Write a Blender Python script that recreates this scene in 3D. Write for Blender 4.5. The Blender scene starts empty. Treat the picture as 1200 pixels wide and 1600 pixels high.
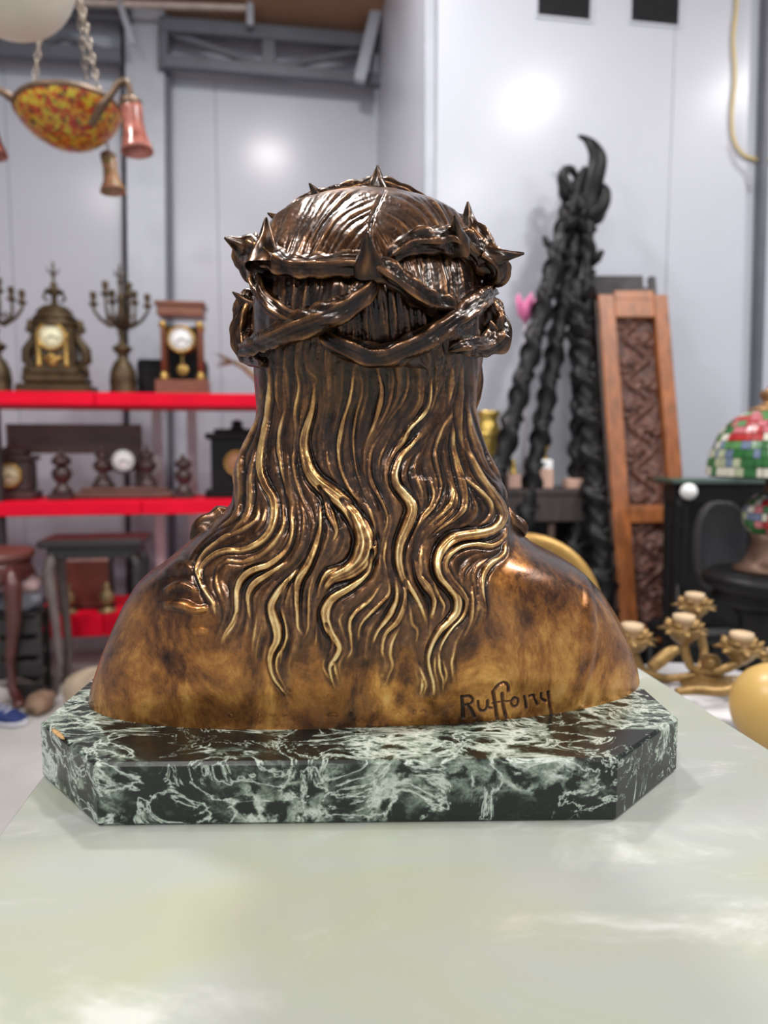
import bpy, bmesh, math, random
import numpy as np
from mathutils import Vector, Matrix

# ------------------------------------------------------------------ camera
SC = bpy.context.scene
COL = SC.collection
IW, IH, FPX = 1200.0, 1600.0, 1081.0
PITCH = math.radians(5.3)
CAMZ = 1.0
cam_data = bpy.data.cameras.new('camera')
cam_data.sensor_fit = 'AUTO'
cam_data.sensor_width = 36.0
cam_data.lens = FPX / IH * 36.0
cam_data.clip_start = 0.01
cam_data.dof.use_dof = True
cam_data.dof.focus_distance = 0.53
cam_data.dof.aperture_fstop = 4.4
cam = bpy.data.objects.new('camera', cam_data)
cam.location = (0, 0, CAMZ)
cam.rotation_euler = (math.radians(90) - PITCH, 0, 0)
COL.objects.link(cam)
SC.camera = cam

# ------------------------------------------------------------------ daylight, lamps, exposure
SC.view_settings.view_transform = 'Standard'
SC.view_settings.look = 'None'
SC.view_settings.gamma = 1.0
SC.view_settings.use_curve_mapping = False
SC.view_settings.exposure = 0.04
world = bpy.data.worlds.new('world')
SC.world = world
world.use_nodes = True
wn = world.node_tree
wn.nodes['Background'].inputs['Color'].default_value = (0.80, 0.88, 1.0, 1)
wn.nodes['Background'].inputs['Strength'].default_value = 0.80


def lamp_light(name, loc, power, size, color=(1, 0.98, 0.96)):
    d = bpy.data.lights.new(name, 'AREA')
    d.shape = 'DISK'
    d.size = size
    d.energy = power
    d.color = color
    o = bpy.data.objects.new(name, d)
    o.location = loc
    COL.objects.link(o)
    return o


# round high-bay lamps under the roof, plus one added fill; the lamps also mirror in the glossy wall panels
LP = 46
lamp_light('bay_or_fill_light', (1.715, 0.928, 3.45), LP, 0.30)
lamp_light('bay_or_fill_light', (-0.346, 2.138, 3.45), LP * 1.0, 0.30)
lamp_light('bay_or_fill_light', (2.014, -0.911, 3.5), LP, 0.30)
lamp_light('bay_or_fill_light', (-1.7, 0.5, 3.5), LP, 0.30)
lamp_light('bay_or_fill_light', (-0.2, -2.4, 3.75), LP, 0.30)  # added behind the camera to fill the bust's front with highlights
lamp_light('bay_or_fill_light', (3.1, 1.45, 3.5), LP, 0.45)
lamp_light('bay_or_fill_light', (-0.9, -1.5, 3.6), LP, 0.30)

# ------------------------------------------------------------------ helpers
SP, CP = math.sin(PITCH), math.cos(PITCH)


def ray(px, py):
    u = (px - IW / 2) / FPX
    v = (IH / 2 - py) / FPX
    return (u, v * SP + CP, v * CP - SP)


def at(px, py, Y):
    """world point seen at photo pixel px,py at forward distance Y"""
    d = ray(px, py)
    t = Y / d[1]
    return Vector((d[0] * t, Y, CAMZ + d[2] * t))


def atz(px, py, Z):
    d = ray(px, py)
    t = (Z - CAMZ) / d[2]
    return Vector((d[0] * t, d[1] * t, Z))


def project(P):
    """numpy (n,3) -> px,py"""
    x = P[:, 0]
    y = P[:, 1]
    z = P[:, 2] - CAMZ
    dep = y * CP - z * SP
    up = y * SP + z * CP
    return IW / 2 + FPX * x / dep, IH / 2 - FPX * up / dep


ROOM = math.radians(9.0)
RS, RC = math.sin(ROOM), math.cos(ROOM)


def rm(x, y, z):
    return Vector((x * RC - y * RS, x * RS + y * RC, z))


def on_room_plane(px, py, yr):
    d = ray(px, py)
    t = yr / (-d[0] * RS + d[1] * RC)
    return Vector((d[0] * t, d[1] * t, CAMZ + d[2] * t))


def set_props(o, label=None, cat=None, group=None, kind=None):
    if label:
        o['label'] = label
    if cat:
        o['category'] = cat
    if group:
        o['group'] = group
    if kind:
        o['kind'] = kind
    return o


def empty(name, loc, label, cat, group=None, rz=0.0):
    o = bpy.data.objects.new(name, None)
    o.empty_display_size = 0.05
    o.location = loc
    o.rotation_euler = (0, 0, rz)
    COL.objects.link(o)
    return set_props(o, label, cat, group)


class MB:
    """collects simple shapes, then links them as one mesh object"""

    def __init__(self):
        self.v, self.f, self.smooth = [], [], []

    def add(self, vs, fs, smooth=False):
        k = len(self.v)
        self.v += [tuple(p) for p in vs]
        self.f += [tuple(i + k for i in f) for f in fs]
        self.smooth += [smooth] * len(fs)
        return self

    def box(self, c, s, rz=0.0, bev=0.0, M=None):
        """box of full size s centred at c, with chamfered vertical + horizontal edges when bev"""
        hx, hy, hz = s[0] / 2, s[1] / 2, s[2] / 2
        b = min(bev, hx * .9, hy * .9, hz * .9)
        if b <= 0:
            vs = [(x, y, z) for z in (-hz, hz) for x, y in ((-hx, -hy), (hx, -hy), (hx, hy), (-hx, hy))]
            fs = [(3, 2, 1, 0), (4, 5, 6, 7)] + [(i, (i + 1) % 4, 4 + (i + 1) % 4, 4 + i) for i in range(4)]
        else:
            def ring(ix, iy, z, cb):
                x, y = hx - ix, hy - iy
                return [(-x + cb, -y, z), (x - cb, -y, z), (x, -y + cb, z), (x, y - cb, z),
                        (x - cb, y, z), (-x + cb, y, z), (-x, y - cb, z), (-x, -y + cb, z)]
            rings = [ring(b, b, -hz, b * .5), ring(0, 0, -hz + b, b), ring(0, 0, hz - b, b), ring(b, b, hz, b * .5)]
            vs = [p for r in rings for p in r]
            fs = [tuple(range(7, -1, -1)), tuple(range(24, 32))]
            for r in range(3):
                for i in range(8):
                    j = (i + 1) % 8
                    fs.append((r * 8 + i, r * 8 + j, r * 8 + 8 + j, r * 8 + 8 + i))
        cz, sz = math.cos(rz), math.sin(rz)
        out = []
        for x, y, z in vs:
            p = Vector((x * cz - y * sz, x * sz + y * cz, z))
            if M is not None:
                p = M @ p
            out.append((p.x + c[0], p.y + c[1], p.z + c[2]))
        return self.add(out, fs)

    def bar(self, a, b, w, t=None, bev=0.0, up=(0, 0, 1)):
        """rectangular bar between two points"""
        a, b = Vector(a), Vector(b)
        d = b - a
        L = d.length
        z = d.normalized()
        u = Vector(up)
        if abs(u.dot(z)) > 0.98:
            u = Vector((0, 1, 0))
        x = u.cross(z).normalized()
        y = z.cross(x)
        M = Matrix((x, y, z)).transposed()
        return self.box((a + b) / 2, (w, t or w, L), 0, bev, M)

    def lathe(self, prof, c=(0, 0, 0), n=20, M=None, smooth=True, sx=1.0, sy=1.0):
        vs, fs = [], []
        for r, z in prof:
            for i in range(n):
                a = 2 * math.pi * i / n
                p = Vector((r * math.cos(a) * sx, r * math.sin(a) * sy, z))
                if M is not None:
                    p = M @ p
                vs.append((p.x + c[0], p.y + c[1], p.z + c[2]))
        m = len(prof)
        for k in range(m - 1):
            for i in range(n):
                j = (i + 1) % n
                fs.append((k * n + i, k * n + j, k * n + n + j, k * n + n + i))
        if prof[0][0] > 1e-6:
            fs.append(tuple(range(n - 1, -1, -1)))
        if prof[-1][0] > 1e-6:
            fs.append(tuple((m - 1) * n + i for i in range(n)))
        return self.add(vs, fs, smooth)

    def ball(self, c, r, n=14, sz=1.0):
        k = max(5, n // 2)
        prof = [(max(1e-4, r * math.sin(math.pi * i / k)), -r * sz * math.cos(math.pi * i / k)) for i in range(k + 1)]
        return self.lathe(prof, c, n)

    def tube(self, pts, rad, n=8, flat=1.0, closed=False, fn=None):
        pts = [Vector(p) for p in pts]
        m = len(pts)
        rads = [rad] * m if not hasattr(rad, '__len__') else list(rad)
        if len(rads) != m:
            rads = list(np.interp(np.linspace(0, 1, m), np.linspace(0, 1, len(rads)), rads))
        vs, fs = [], []
        up = None
        for i, p in enumerate(pts):
            t = (pts[min(i + 1, m - 1)] - pts[max(i - 1, 0)]) if not closed else pts[(i + 1) % m] - pts[i - 1]
            t.normalize()
            if up is None:
                up = Vector((0, 0, 1)) if abs(t.z) < 0.9 else Vector((0, -1, 0))
            x = t.cross(up)
            if x.length < 1e-6:
                x = t.cross(Vector((0.3, 0.5, 0.8)))
            x.normalize()
            up = x.cross(t).normalized()
            for k in range(n):
                a = 2 * math.pi * k / n
                r = rads[i]
                if fn:
                    r *= fn(i / (m - 1), a)
                vs.append(p + x * (math.cos(a) * r) + up * (math.sin(a) * r * flat))
        rng = m if closed else m - 1
        for i in range(rng):
            j2 = (i + 1) % m
            for k in range(n):
                j = (k + 1) % n
                fs.append((i * n + k, i * n + j, j2 * n + j, j2 * n + k))
        if not closed:
            fs.append(tuple(range(n - 1, -1, -1)))
            fs.append(tuple((m - 1) * n + k for k in range(n)))
        return self.add(vs, fs, True)

    def prism(self, poly, z0, z1, bev=0.0):
        """vertical prism of a convex polygon with a chamfered rim"""
        n = len(poly)
        c = Vector((sum(p[0] for p in poly) / n, sum(p[1] for p in poly) / n))

        def inset(d):
            out = []
            for i in range(n):
                a, p, b = Vector(poly[i - 1][:2]), Vector(poly[i][:2]), Vector(poly[(i + 1) % n][:2])
                e1, e2 = (p - a).normalized(), (b - p).normalized()
                n1, n2 = Vector((-e1.y, e1.x)), Vector((-e2.y, e2.x))
                k = n1 + n2
                out.append(p + k * (d / (1 + n1.dot(n2))))
            return out
        rings = [(inset(bev), z0), (inset(0), z0 + bev), (inset(0), z1 - bev), (inset(bev), z1)] if bev > 0 else [(inset(0), z0), (inset(0), z1)]
        vs = [(p.x, p.y, z) for r, z in rings for p in r]
        fs = [tuple(range(n - 1, -1, -1)), tuple((len(rings) - 1) * n + i for i in range(n))]
        for r in range(len(rings) - 1):
            for i in range(n):
                j = (i + 1) % n
                fs.append((r * n + i, r * n + j, r * n + n + j, r * n + n + i))
        return self.add(vs, fs)

    def build(self, name, mat, parent=None, label=None, world_space=False):
        me = bpy.data.meshes.new(name)
        vs = self.v
        me.from_pydata(vs, [], self.f)
        me.polygons.foreach_set('use_smooth', self.smooth)
        me.update()
        if mat:
            me.materials.append(mat)
        o = bpy.data.objects.new(name, me)
        COL.objects.link(o)
        if parent is not None:
            o.parent = parent
            if world_space:
                o.matrix_parent_inverse = world_of(parent).inverted()
        if label:
            o['label'] = label
        return o


def world_of(o):
    M = o.matrix_basis.copy()
    if o.parent is not None:
        M = world_of(o.parent) @ o.matrix_parent_inverse @ M
    return M


def children(o):
    return [c for c in COL.objects if c.parent is o]


def copy_tree(o, parent=None):
    c = o.copy()
    COL.objects.link(c)
    if parent is not None:
        c.parent = parent
    for ch in list(o.children):
        copy_tree(ch, c)
    return c


def catmull(pts, step):
    """dense smooth curve through points (numpy, any dimension)"""
    P = np.array(pts, dtype=float)
    if len(P) == 2:
        P = np.array([P[0], (P[0] + P[1]) / 2, P[1]])
    Q = np.vstack([2 * P[0] - P[1], P, 2 * P[-1] - P[-2]])
    out = []
    for i in range(1, len(Q) - 2):
        p0, p1, p2, p3 = Q[i - 1], Q[i], Q[i + 1], Q[i + 2]
        L = np.linalg.norm(p2[:2] - p1[:2]) if step >= 0.5 else np.linalg.norm(p2 - p1)
        n = max(2, int(L / step))
        t = np.arange(n)[:, None] / n
        out.append(0.5 * ((2 * p1) + (-p0 + p2) * t + (2 * p0 - 5 * p1 + 4 * p2 - p3) * t ** 2 + (-p0 + 3 * p1 - 3 * p2 + p3) * t ** 3))
    out.append(P[-1:])
    return np.vstack(out)


# ------------------------------------------------------------------ materials
MATS = {}


def nodes_of(name):
    m = bpy.data.materials.new(name)
    m.use_nodes = True
    nt = m.node_tree
    b = nt.nodes['Principled BSDF']
    MATS[name] = m
    return m, nt, b


def N(nt, kind, **kw):
    n = nt.nodes.new(kind)
    for k, v in kw.items():
        if k.startswith('i_'):
            n.inputs[k[2:].replace('_', ' ')].default_value = v
        else:
            setattr(n, k, v)
    return n


def ramp(nt, stops, interp='LINEAR'):
    n = nt.nodes.new('ShaderNodeValToRGB')
    cr = n.color_ramp
    cr.interpolation = interp
    while len(cr.elements) < len(stops):
        cr.elements.new(0.5)
    for e, (p, c) in zip(cr.elements, stops):
        e.position = p
        e.color = (c[0], c[1], c[2], 1) if hasattr(c, '__len__') else (c, c, c, 1)
    return n


def mixc(nt, fac, a, b, mode='MIX'):
    n = nt.nodes.new('ShaderNodeMix')
    n.data_type = 'RGBA'
    n.blend_type = mode
    for sock, val in ((n.inputs[0], fac), (n.inputs[6], a), (n.inputs[7], b)):
        if hasattr(val, 'links') or hasattr(val, 'is_linked'):
            nt.links.new(val, sock)
        elif hasattr(val, '__len__'):
            sock.default_value = (val[0], val[1], val[2], 1)
        else:
            sock.default_value = val
    return n.outputs[2]


def simple(name, col, rough=0.5, metal=0.0, var=0.25, scale=30.0, bump=0.0, spec=0.5, col2=None, coat=0.0, dist=0.0, stretch=None):
    """a procedural material: noise-varied colour, optional fine relief"""
    m, nt, b = nodes_of(name)
    tc = N(nt, 'ShaderNodeTexCoord')
    src = tc.outputs['Object']
    if stretch:
        mp = N(nt, 'ShaderNodeMapping')
        mp.inputs['Scale'].default_value = stretch
        nt.links.new(src, mp.inputs[0])
        src = mp.outputs[0]
    no = N(nt, 'ShaderNodeTexNoise', i_Scale=scale, i_Detail=6.0, i_Roughness=0.6, i_Distortion=dist)
    nt.links.new(src, no.inputs['Vector'])
    c2 = col2 or tuple(c * (1 - var) for c in col)
    c1 = tuple(min(1, c * (1 + var * .6)) for c in col) if col2 is None else col
    r = ramp(nt, [(0.3, c2), (0.7, c1)])
    nt.links.new(no.outputs['Fac'], r.inputs[0])
    nt.links.new(r.outputs[0], b.inputs['Base Color'])
    b.inputs['Roughness'].default_value = rough
    b.inputs['Metallic'].default_value = metal
    b.inputs['Specular IOR Level'].default_value = spec
    b.inputs['Coat Weight'].default_value = coat
    if bump:
        bp = N(nt, 'ShaderNodeBump', i_Strength=bump, i_Distance=0.004)
        nt.links.new(no.outputs['Fac'], bp.inputs['Height'])
        nt.links.new(bp.outputs[0], b.inputs['Normal'])
    return m


def bronze_material():
    m, nt, b = nodes_of('bronze')
    tc = N(nt, 'ShaderNodeTexCoord')
    wear = N(nt, 'ShaderNodeAttribute', attribute_name='wear')
    hair = N(nt, 'ShaderNodeAttribute', attribute_name='hairiness')
    # patina noise shared by both looks
    n1 = N(nt, 'ShaderNodeTexNoise', i_Scale=17.0, i_Detail=9.0, i_Roughness=0.66, i_Distortion=0.9)
    n2 = N(nt, 'ShaderNodeTexNoise', i_Scale=110.0, i_Detail=8.0, i_Roughness=0.78, i_Distortion=0.3)
    mp = N(nt, 'ShaderNodeMapping')
    mp.inputs['Scale'].default_value = (1, 1, 0.62)
    nt.links.new(tc.outputs['Object'], mp.inputs[0])
    nt.links.new(mp.outputs[0], n1.inputs['Vector'])
    nt.links.new(mp.outputs[0], n2.inputs['Vector'])
    # hair: wear + a little noise -> dark brown to rubbed gold
    a1 = N(nt, 'ShaderNodeMath', operation='MULTIPLY_ADD')
    nt.links.new(n2.outputs['Fac'], a1.inputs[0])
    a1.inputs[1].default_value = 0.66
    nt.links.new(wear.outputs['Fac'], a1.inputs[2])
    a2 = N(nt, 'ShaderNodeMath', operation='MULTIPLY_ADD')
    nt.links.new(n1.outputs['Fac'], a2.inputs[0])
    a2.inputs[1].default_value = 0.40
    nt.links.new(a1.outputs[0], a2.inputs[2])
    a3 = N(nt, 'ShaderNodeMath', operation='SUBTRACT')
    nt.links.new(a2.outputs[0], a3.inputs[0])
    a3.inputs[1].default_value = 0.545
    b1 = N(nt, 'ShaderNodeMath', operation='MULTIPLY_ADD')
    nt.links.new(n1.outputs['Fac'], b1.inputs[0])
    b1.inputs[1].default_value = 1.9
    nt.links.new(a1.outputs[0], b1.inputs[2])
    b2 = N(nt, 'ShaderNodeMath', operation='SUBTRACT')
    nt.links.new(b1.outputs[0], b2.inputs[0])
    b2.inputs[1].default_value = 1.35
    rh = ramp(nt, [(0.0, (0.012, 0.007, 0.004)), (0.16, (0.055, 0.024, 0.010)), (0.34, (0.17, 0.075, 0.027)),
                   (0.52, (0.42, 0.215, 0.070)), (0.72, (0.80, 0.52, 0.20)), (0.92, (0.95, 0.72, 0.36))])
    nt.links.new(a3.outputs[0], rh.inputs[0])
    # body: mottled golden brown
    rb = ramp(nt, [(0.0, (0.030, 0.014, 0.008)), (0.20, (0.13, 0.050, 0.017)), (0.42, (0.37, 0.150, 0.034)),
                   (0.64, (0.68, 0.335, 0.082)), (0.95, (0.86, 0.57, 0.24))])
    nt.links.new(b2.outputs[0], rb.inputs[0])
    col = mixc(nt, hair.outputs['Fac'], rb.outputs[0], rh.outputs[0])
    nt.links.new(col, b.inputs['Base Color'])
    b.inputs['Metallic'].default_value = 0.75
    rr = N(nt, 'ShaderNodeMapRange')
    nt.links.new(n2.outputs['Fac'], rr.inputs[0])
    rr.inputs[1].default_value = 0.25
    rr.inputs[2].default_value = 0.75
    rr.inputs[3].default_value = 0.20
    rr.inputs[4].default_value = 0.40
    nt.links.new(rr.outputs[0], b.inputs['Roughness'])
    b.inputs['Coat Weight'].default_value = 0.42
    b.inputs['Coat Roughness'].default_value = 0.19
    n3 = N(nt, 'ShaderNodeTexNoise', i_Scale=420.0, i_Detail=4.0, i_Roughness=0.6)
    nt.links.new(tc.outputs['Object'], n3.inputs['Vector'])
    bp = N(nt, 'ShaderNodeBump', i_Strength=0.10, i_Distance=0.0012)
    nt.links.new(n3.outputs['Fac'], bp.inputs['Height'])
    nt.links.new(bp.outputs[0], b.inputs['Normal'])
    return m


def marble_material():
    """dark green serpentine breccia with white and grey-green veins"""
    m, nt, b = nodes_of('green_marble')
    L = nt.links.new
    tc = N(nt, 'ShaderNodeTexCoord')
    mp = N(nt, 'ShaderNodeMapping')
    mp.inputs['Rotation'].default_value = (0.5, 0.55, 0.4)
    mp.inputs['Scale'].default_value = (1.0, 1.5, 1.25)
    L(tc.outputs['Object'], mp.inputs[0])
    warp = N(nt, 'ShaderNodeTexNoise', i_Scale=26.0, i_Detail=6.0, i_Roughness=0.65)
    L(mp.outputs[0], warp.inputs['Vector'])
    va = N(nt, 'ShaderNodeVectorMath', operation='MULTIPLY_ADD')
    L(warp.outputs['Color'], va.inputs[0])
    va.inputs[1].default_value = (0.06, 0.06, 0.06)
    L(mp.outputs[0], va.inputs[2])
    big = N(nt, 'ShaderNodeTexNoise', i_Scale=10.0, i_Detail=4.0, i_Roughness=0.6, i_Distortion=1.0)
    mid = N(nt, 'ShaderNodeTexNoise', i_Scale=21.0, i_Detail=8.0, i_Roughness=0.64, i_Distortion=1.2)
    fine = N(nt, 'ShaderNodeTexNoise', i_Scale=150.0, i_Detail=8.0, i_Roughness=0.72, i_Distortion=1.4)
    vor = N(nt, 'ShaderNodeTexVoronoi', feature='DISTANCE_TO_EDGE', i_Scale=42.0)
    for n in (big, mid, fine):
        L(mp.outputs[0], n.inputs['Vector'])
    L(va.outputs[0], vor.inputs['Vector'])

    def mth(op, a, b_=None, c=None):
        n = N(nt, 'ShaderNodeMath', operation=op)
        for i, v in enumerate((a, b_, c)):
            if v is None:
                continue
            if hasattr(v, 'links'):
                L(v, n.inputs[i])
            else:
                n.inputs[i].default_value = v
        return n.outputs[0]
    # ragged veins: where the middle noise crosses its mean, wider where the large noise is high
    ridge = mth('ABSOLUTE', mth('SUBTRACT', mid.outputs['Fac'], 0.5))
    wide = mth('MULTIPLY_ADD', big.outputs['Fac'], 0.34, -0.125)
    wide = mth('MAXIMUM', wide, 0.004)
    vein = mth('SUBTRACT', 1.0, mth('DIVIDE', ridge, wide))
    vein = mth('MAXIMUM', vein, 0.0)
    # dark angular pebbles inside the pale passages
    peb = ramp(nt, [(0.0, 1.0), (0.10, 0.75), (0.22, 0.0)])
    L(vor.outputs['Distance'], peb.inputs[0])
    zone = ramp(nt, [(0.46, 0.0), (0.62, 1.0)])
    L(big.outputs['Fac'], zone.inputs[0])
    v2 = mth('MULTIPLY', peb.outputs[0], zone.outputs[0])
    tot = mth('MAXIMUM', mth('MULTIPLY', vein, 0.85), mth('MULTIPLY', v2, 0.85))
    tot = mth('ADD', tot, mth('MULTIPLY_ADD', fine.outputs['Fac'], 0.80, -0.42))
    r = ramp(nt, [(0.0, (0.006, 0.009, 0.008)), (0.10, (0.016, 0.023, 0.019)), (0.26, (0.060, 0.082, 0.064)),
                  (0.48, (0.19, 0.24, 0.19)), (0.74, (0.46, 0.52, 0.45)), (1.0, (0.72, 0.75, 0.71))])
    L(tot, r.inputs[0])
    L(r.outputs[0], b.inputs['Base Color'])
    b.inputs['Roughness'].default_value = 0.26
    bp = N(nt, 'ShaderNodeBump', i_Strength=0.06, i_Distance=0.001)
    L(fine.outputs['Fac'], bp.inputs['Height'])
    L(bp.outputs[0], b.inputs['Normal'])
    return m


def onyx_material():
    """pale green onyx with yellow-green clouds and white feathery streaks"""
    m, nt, b = nodes_of('onyx')
    tc = N(nt, 'ShaderNodeTexCoord')
    mp = N(nt, 'ShaderNodeMapping')
    mp.inputs['Rotation'].default_value = (0, 0, 0.5)
    mp.inputs['Scale'].default_value = (1.0, 2.2, 1.0)
    nt.links.new(tc.outputs['Object'], mp.inputs[0])
    c1 = N(nt, 'ShaderNodeTexNoise', i_Scale=5.5, i_Detail=5.0, i_Roughness=0.5, i_Distortion=0.8)
    c2 = N(nt, 'ShaderNodeTexNoise', i_Scale=7.0, i_Detail=11.0, i_Roughness=0.66, i_Distortion=0.4)
    c3 = N(nt, 'ShaderNodeTexNoise', i_Scale=3.2, i_Detail=3.0, i_Roughness=0.5)
    for n in (c1, c2, c3):
        nt.links.new(mp.outputs[0], n.inputs['Vector'])
    r1 = ramp(nt, [(0.33, (0.365, 0.385, 0.36)), (0.5, (0.36, 0.39, 0.325)), (0.68, (0.36, 0.385, 0.26))])
    nt.links.new(c1.outputs['Fac'], r1.inputs[0])
    r2 = ramp(nt, [(0.54, 0.0), (0.60, 0.25), (0.66, 0.9)])
    nt.links.new(c2.outputs['Fac'], r2.inputs[0])
    r3 = ramp(nt, [(0.35, 0.0), (0.65, 0.55)])
    nt.links.new(c3.outputs['Fac'], r3.inputs[0])
    base = mixc(nt, r3.outputs[0], r1.outputs[0], (0.37, 0.38, 0.37))
    col = mixc(nt, r2.outputs[0], base, (0.54, 0.56, 0.52))
    nt.links.new(col, b.inputs['Base Color'])
    b.inputs['Roughness'].default_value = 0.30
    b.inputs['Subsurface Weight'].default_value = 0.15
    b.inputs['Subsurface Radius'].default_value = (0.01, 0.012, 0.008)
    b.inputs['Subsurface Scale'].default_value = 0.4
    return m
# ================================================================== THE BUST
TABLE_Z = 0.75
SLAB_TOP = 0.7935


def smooth1(a, k):
    if k < 1:
        return a
    w = np.hanning(2 * k + 3)[1:-1]
    w /= w.sum()
    p = np.concatenate([np.full(k, a[0]) - (a[1:k + 1][::-1] - a[0]), a, np.full(k, a[-1]) - (a[-k - 1:-1][::-1] - a[-1])])
    return np.convolve(p, w, 'same')[k:-k]


# outline of skull, hair and shoulders as seen from behind: photo row -> left, right edge
OUT = [(291, 575, 590), (293, 552, 618), (297, 537, 634), (305, 505, 664), (316, 478, 692), (330, 452, 713), (350, 428, 728), (380, 410, 742), (420, 402, 750), (470, 400, 755),
       (520, 400, 756), (560, 400, 753), (600, 400, 746), (640, 403, 742), (660, 401, 745), (680, 391, 751), (700, 381, 757),
       (720, 373, 766), (740, 369, 776), (760, 368, 785), (780, 366, 791), (800, 350, 793), (825, 318, 802), (850, 288, 830), (870, 262, 868),
       (885, 238, 892), (900, 222, 910), (930, 203, 936), (960, 189, 954), (1000, 172, 972), (1040, 158, 984), (1080, 149, 990),
       (1100, 147, 992), (1125, 146, 993)]
# centre line of the back: photo row -> distance from the camera
BACK = [(291, .600), (297, .570), (305, .555), (330, .525), (360, .503), (400, .487), (450, .478), (500, .479), (550, .488), (600, .503), (650, .512), (700, .514),
        (760, .508), (820, .500), (880, .494), (950, .490), (1020, .489), (1080, .491), (1140, .497)]
MIDY = [(291, .600), (330, .598), (480, .590), (620, .588), (760, .596), (860, .604), (1125, .606)]
TILT = 0.095


def outline_tables():
    o = np.array(OUT, float)
    rows = np.arange(291, 1126.0)
    xl = np.interp(rows, o[:, 0], o[:, 1])
    xr = np.interp(rows, o[:, 0], o[:, 2])
    xl[25:] = smooth1(xl, 8)[25:]
    xr[25:] = smooth1(xr, 8)[25:]
    my = smooth1(np.interp(rows, *np.array(MIDY).T), 30)
    sr = ray(0, 0)
    pl, pr, zz = [], [], []
    for r, a, b_, y in zip(rows, xl, xr, my):
        half = 0.5 * (b_ - a) / FPX * y
        L = at(a, r, y - TILT * half)
        R_ = at(b_, r, y + TILT * half)
        pl.append(L.x)
        pr.append(R_.x)
        zz.append((L.z + R_.z) / 2)
    zz = np.array(zz)
    bk = np.array(BACK, float)
    rb = np.arange(291, 1141.0)
    yb = smooth1(np.interp(rb, bk[:, 0], bk[:, 1]), 14)
    zb = np.array([at(560, r, y).z for r, y in zip(rb, yb)])
    return zz, np.array(pl), np.array(pr), my, zb, yb


ZT, XLT, XRT, MYT, ZBT, YBT = outline_tables()
Z_TOP = max(ZT[0], ZBT[0])


def section(z):
    """left x, right x, mid depth, near depth, far depth at height z (arrays)"""
    xl = np.interp(z, ZT[::-1], XLT[::-1])
    xr = np.interp(z, ZT[::-1], XRT[::-1])
    my = np.interp(z, ZT[::-1], MYT[::-1])
    yb = np.interp(z, ZBT[::-1], YBT[::-1])
    half = (xr - xl) / 2
    # far side: face and chest, roughly as deep as the back
    far = np.interp(z, [SLAB_TOP, .86, .93, 1.0, 1.10, 1.18, Z_TOP], [.105, .125, .11, .095, .105, .09, .0])
    return xl, xr, my, np.minimum(yb, my - .25 * half * 0 - 0.002), my + far


# ------------------------------------------------------------------ relief of the hair, laid out on the back of the head
GX0, GY0, GX1, GY1 = 130, 240, 1010, 1150
GW, GH = GX1 - GX0, GY1 - GY0

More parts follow.
